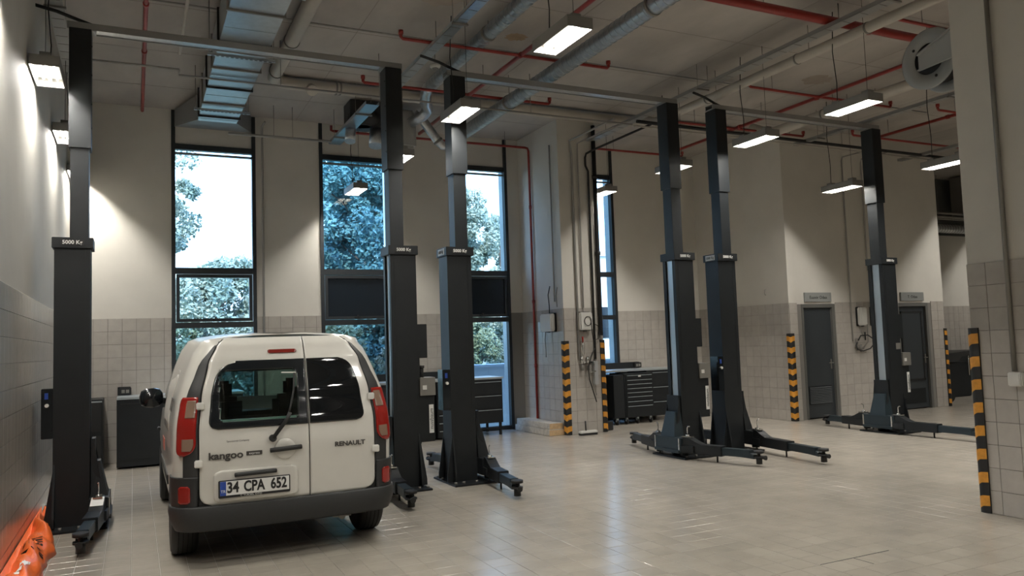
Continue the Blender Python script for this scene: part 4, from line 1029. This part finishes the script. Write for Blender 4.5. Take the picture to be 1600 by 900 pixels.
# ================================================================== THINGS ON THE COLUMN AND DOOR WALL
def wallbox(label, M, w_=.24, h_=.32, d_=.12, m_=offw):
    t = thing('hose_reel_box', label, 'hose reel', group='enclosed wall reels'); t.matrix_basis = M     # local x along wall, y up, z out
    G().box(-w_/2, w_/2, -h_/2, h_/2, .02, d_, .02).build('reel_cover', m_, t)
    G().box(-w_/2-.012, w_/2+.012, -h_/2-.012, h_/2+.012, .0, .025, .01).build('back_frame', black, t)
    G().box(-.03, .03, -h_/2-.02, -h_/2+.02, .03, .08, .004).build('hose_outlet', black, t)
    return t
t = wallbox('white enclosed reel on the shaded left face of the column', face_mat((CX0-.012, 12.5, 1.98), (0,-1,0), (0,0,1)), .42)
G().tube([(.05, .16, .05), (.07, .3, .06), (.02, .5, .05), (.06, .66, .03)], .010, 6).build('power_cable', black, t)
G().tube([(-.1, -.17, .06), (-.12, -.3, .07), (-.10, -.5, .07), (-.12, -.62, .06)], .008, 6).build('hose', greymid, t)
t = wallbox('white enclosed reel on the bright front face of the column', face_mat((7.22, CY0-.012, 1.98), (1,0,0), (0,0,1)), .26)
G().tube([(.02+.07*math.cos(a), .0+.08*math.sin(a), .135) for a in [k*PI/8 for k in range(17)]], .007, 6).build('hose_coil', black, t)
G().tube([(.09, 0, .13), (.1, -.2, .12), (.14, -.35, .1), (.30, -.30, .06), (.30, -.1, .05), (.2, -.05, .05)], .008, 6).build('hose', black, t)
t = wallbox('white enclosed reel on the wall just right of the first grey door', face_mat((13.0, DY-.012, 1.93), (1,0,0), (0,0,1)), .19, .36)
G().tube([(-.05, -.18, .06), (-.04, -.3, .06), (.03, -.42, .05)], .006, 6).build('hose', greymid, t)
t = wallbox('flat grey reel box half hidden behind the far right post', face_mat((13.42, DY-.012, 1.93), (1,0,0), (0,0,1)), .24, .36, .05, mat('box_grey', (.30,.29,.26), .5))
t = thing('air_valve_set', 'silver air valves and regulator on the front of the column', 'valve', (7.14, CY0-.03, 1.25))
G().cyl((-.04, 0, 0), (.22, 0, 0), .018, 8).cyl((.0, -.02, -.03), (.0, -.02, .12), .024, 10).cyl((.12, -.02, -.02), (.12, -.02, .10), .024, 10).build('manifold', chrome, t)
G().lathe([(.03, 0), (.03, .09), (.015, .1)], (.0, -.03, -.14), (0, 0, 1), 12).build('filter_bowl', greymid, t); G().lathe([(.03, 0), (.03, .09), (.015, .1)], (.12, -.03, -.14), (0, 0, 1), 12).build('filter_bowl', greymid, t)
G().cyl((.02, -.04, .36), (.02, -.04, .46), .018, 8).build('red_coupling', lred, t); G().cyl((.02, -.03, .12), (.02, -.03, .38), .010, 8).build('riser', chrome, t)
t = thing('power_outlets', 'grey outlet strip with hanging cables at the right edge of the column front', 'socket', (7.40, CY0-.03, 1.05))
G().box(-.03, .05, -.06, .02, -.2, .22, .008).build('outlet_box', mat('outlet_grey', (.42,.43,.43), .4), t)
G().cyl((-.12, -.05, .02), (.0, -.05, .04), .014, 8).build('plug', chrome, t)
G().tube([(.0, -.05, .45), (-.1, -.07, .3), (-.17, -.08, .1), (-.16, -.09, -.1), (-.08, -.09, -.35), (-.02, -.07, -.5)], .010, 6).build('cable', black, t); G().tube([(.02, -.04, .25), (-.06, -.08, .1), (-.10, -.09, -.15), (-.02, -.08, -.38)], .008, 6).build('cable', greymid, t)
t = thing('air_hose_set', 'coiled air hose and valves hanging on the wall between the two doors', 'hose', (12.86, DY-.04, 1.38))
G().tube([(-.03, -.03, .05), (-.08, -.04, -.02), (-.05, -.05, -.1), (.1, -.05, -.13), (.3, -.05, -.09), (.42, -.05, .0), (.4, -.05, .1), (.25, -.05, .18), (.05, -.05, .17), (-.02, -.05, .08)], .012, 8).build('hose_loop', black, t)
G().tube([(.12, -.02, -.1), (.26, -.04, .05), (.30, -.02, .45), (.28, -.02, .62)], .012, 6).build('hose', greymid, t)
G().cyl((-.05, 0, -.05), (.18, 0, -.08), .02, 8).cyl((-.03, -.02, -.12), (-.03, -.02, .12), .022, 8).cyl((.08, -.02, -.15), (.08, -.02, .0), .022, 8).build('manifold', greymid, t)
G().cyl((.19, -.04, .08), (.19, -.04, .24), .014, 8).build('blow_gun', black, t)
pipe('air_drop', 'thin hose and tap on the wall left of the far right post', 'hose', [(13.3, 11.0, 2.84), (13.31, 10.98, 2.6), (13.36, 10.96, 2.45), (13.5, 10.97, 2.25)], .012, greymid)
for (x, txt, lb) in ((11.89, 'Esanör Odası', 'grey sign above the first grey door'), (14.57, 'T. Odası', 'grey sign above the second grey door')):
    t = thing('door_sign', lb, 'sign', (x, DY, 2.315), group='room signs over the doors')
    p = G().box(-.35, .35, -.035, 0, -.085, .095, .004).build('sign_plate', signm, t)
    link('lettering', text_mesh(txt, .085, .001, black, face_mat((0, -.0365, .0), (1,0,0), (0,0,1))), p)
t = thing('wall_hook', 'small grey bracket on the shaded wall left of the door wall', 'hook', (DX0-.03, 11.62, 2.45))
G().tube([(.02, 0, .06), (.0, 0, .06), (-.01, 0, -.02), (.015, 0, -.05)], .008, 6).build('hook_bracket', greymid, t)
t = thing('switch_plate', 'small dark socket on the wall left of the column conduits', 'socket', (6.79, 12.2, 2.3)); G().tube([(0, 0, -.05), (0, .02, .15), (0, -.03, .3)], .008, 6).build('cable_end', greymid, t)

# ================================================================== THINGS ON THE FLOOR
t = thing('stone_slab', 'lower pale stone slab stacked on the floor beside the column', 'slab', (6.50, 12.12, 0), group='stone slabs by the column')
G().box(0, .30, 0, 1.35, 0, .105, .006).build('slab_body', woodm, t); G().box(.003, .297, -.004, .0, .004, .10).build('cut_end', woodo, t, label='ochre cut end')
t = thing('stone_slab', 'upper pale stone slab stacked on the lower one beside the column', 'slab', (6.53, 12.16, .107), group='stone slabs by the column')
G().box(0, .27, 0, 1.30, 0, .105, .006).build('slab_body', woodm, t); G().box(.003, .267, -.004, .0, .004, .10).build('cut_end', woodo, t, label='ochre cut end')
t = thing('scrub_brush', 'white and black floor brush with a short upright handle in front of the column', 'brush', (7.12, 11.85, 0))
G().box(-.17, .17, -.05, .05, .035, .075, .008).build('brush_head', white, t); G().box(-.165, .165, -.045, .045, .0, .036).build('bristles', black, t); G().cyl((-.03, .02, .07), (-.03, .03, .24), .014, 8).build('handle', black, t)
t = thing('foam_block', 'small black block on the floor behind the right corner guard', 'block', (7.74, 12.2, 0)); G().box(-.05, .1, -.05, .05, 0, .16, .01).build('block', black, t)
# orange plastic sheet by the left wall
t = thing('orange_bag', 'crumpled orange plastic sheet bag with black lettering along the foot of the left wall', 'bag', (XL+.014, 6.2, 0))
def bagz(y, q):
    return .02+.13*math.sin(PI*min(1, max(0, q)))**.7*(1+.25*math.sin(y*5.1+q*4)+.15*math.sin(y*13+q*9))+.012*math.sin(y*31+q*23)
g = G(); rows = []
for j in range(61):
    y = 3.35*j/60; wdt = interp(y, [(0, .30), (.5, .21), (1.6, .25), (2.1, .22), (2.35, .10), (3.35, .09)])*(1+.05*math.sin(y*9))
    row = []
    for i in range(17):
        q = i/16; row.append(g.bm.verts.new((.012+wdt*q+.01*math.sin(y*17+q*7)*q, y, max(.004, bagz(y, q)*(1 if y < 3.2 else .5)) if 0 < i < 16 else (.12 if i == 0 else .004))))
    rows.append(row)
g.loft(rows, close=False, caps=False)
b_ = g.build('sheet', orange, t)
md = b_.modifiers.new('thickness', 'SOLIDIFY'); md.thickness = .004
tm = text_mesh('Kivilcim', .22, .0005, black, Matrix.Translation((.135, 1.35, .20)) @ Matrix.Rotation(PI/2+.1, 4, 'Z'), sx=1.0, shear=.25)
import mathutils
bvh = mathutils.bvhtree.BVHTree.FromPolygons([v.co for v in b_.data.vertices], [tuple(p.vertices) for p in b_.data.polygons])
for v in tm.vertices:
    h = bvh.ray_cast(Vector((v.co.x, v.co.y, 1)), Vector((0, 0, -1)))
    v.co.z = (h[0].z if h[0] else .1)+.006
link('lettering', tm, b_)
g = G()
for k in range(7):
    a = .03+.02*k; g.box(.06+a*.5, .10+a*.5, .52+.03*k, .56+.035*k, 0, .0005)
me = g.mesh('printed_mark', decalw)
for v in me.vertices:
    h = bvh.ray_cast(Vector((v.co.x, v.co.y, 1)), Vector((0, 0, -1))); v.co.z = (h[0].z if h[0] else .1)+.007
link('printed_mark', me, b_)['kind'] = 'stuff'
t = thing('trim_profile', 'thin white profile strip lying along the foot of the left wall behind the orange bag', 'strip', (XL+.03, 9.8, .0)); G().box(-.01, .02, 0, 2.6, 0, .035, .003).build('profile', white, t)
# far right machines
t = thing('tyre_changer', 'dark tyre machine with a grey tray top, half hidden by the near pillar', 'machine', (17.35, 12.3, 0))
G().box(-.2, .8, 0, .8, 0, .82, .02).build('cabinet', dark, t); G().prism([(-.35, 1.02), (.95, 1.10), (.7, .98), (.45, .96), (.3, .84), (-.1, .84)], 'y', -.05, .75).build('tray_top', vangrey, t)
G().cyl((.7, -.03, .5), (.7, -.03, .98), .015, 8).build('rod', chrome, t); G().cyl((-.28, .1, .45), (-.28, .7, .45), .09, 20).build('roller', black, t)
t = thing('black_cabinet', 'black storage cabinet against the far wall behind the tyre machine', 'cabinet', (18.35, 13.0, 0))
G().box(0, 1.7, 0, .6, .05, 1.06, .01).build('cabinet', blackg, t)
for k in range(2): G().box(.05+.85*k, .8+.85*k, -.015, 0, .12, 1.0, .004).build('door', dark, t)
t = thing('floor_roller', 'small black wheel on the floor just behind the far corner guard', 'wheel', (16.4, 11.65, 0))
G().cyl((0, -.05, .13), (0, .05, .13), .13, 20).build('wheel', black, t); G().box(-.35, 0, -.03, .03, .1, .16).build('axle_arm', greymid, t)
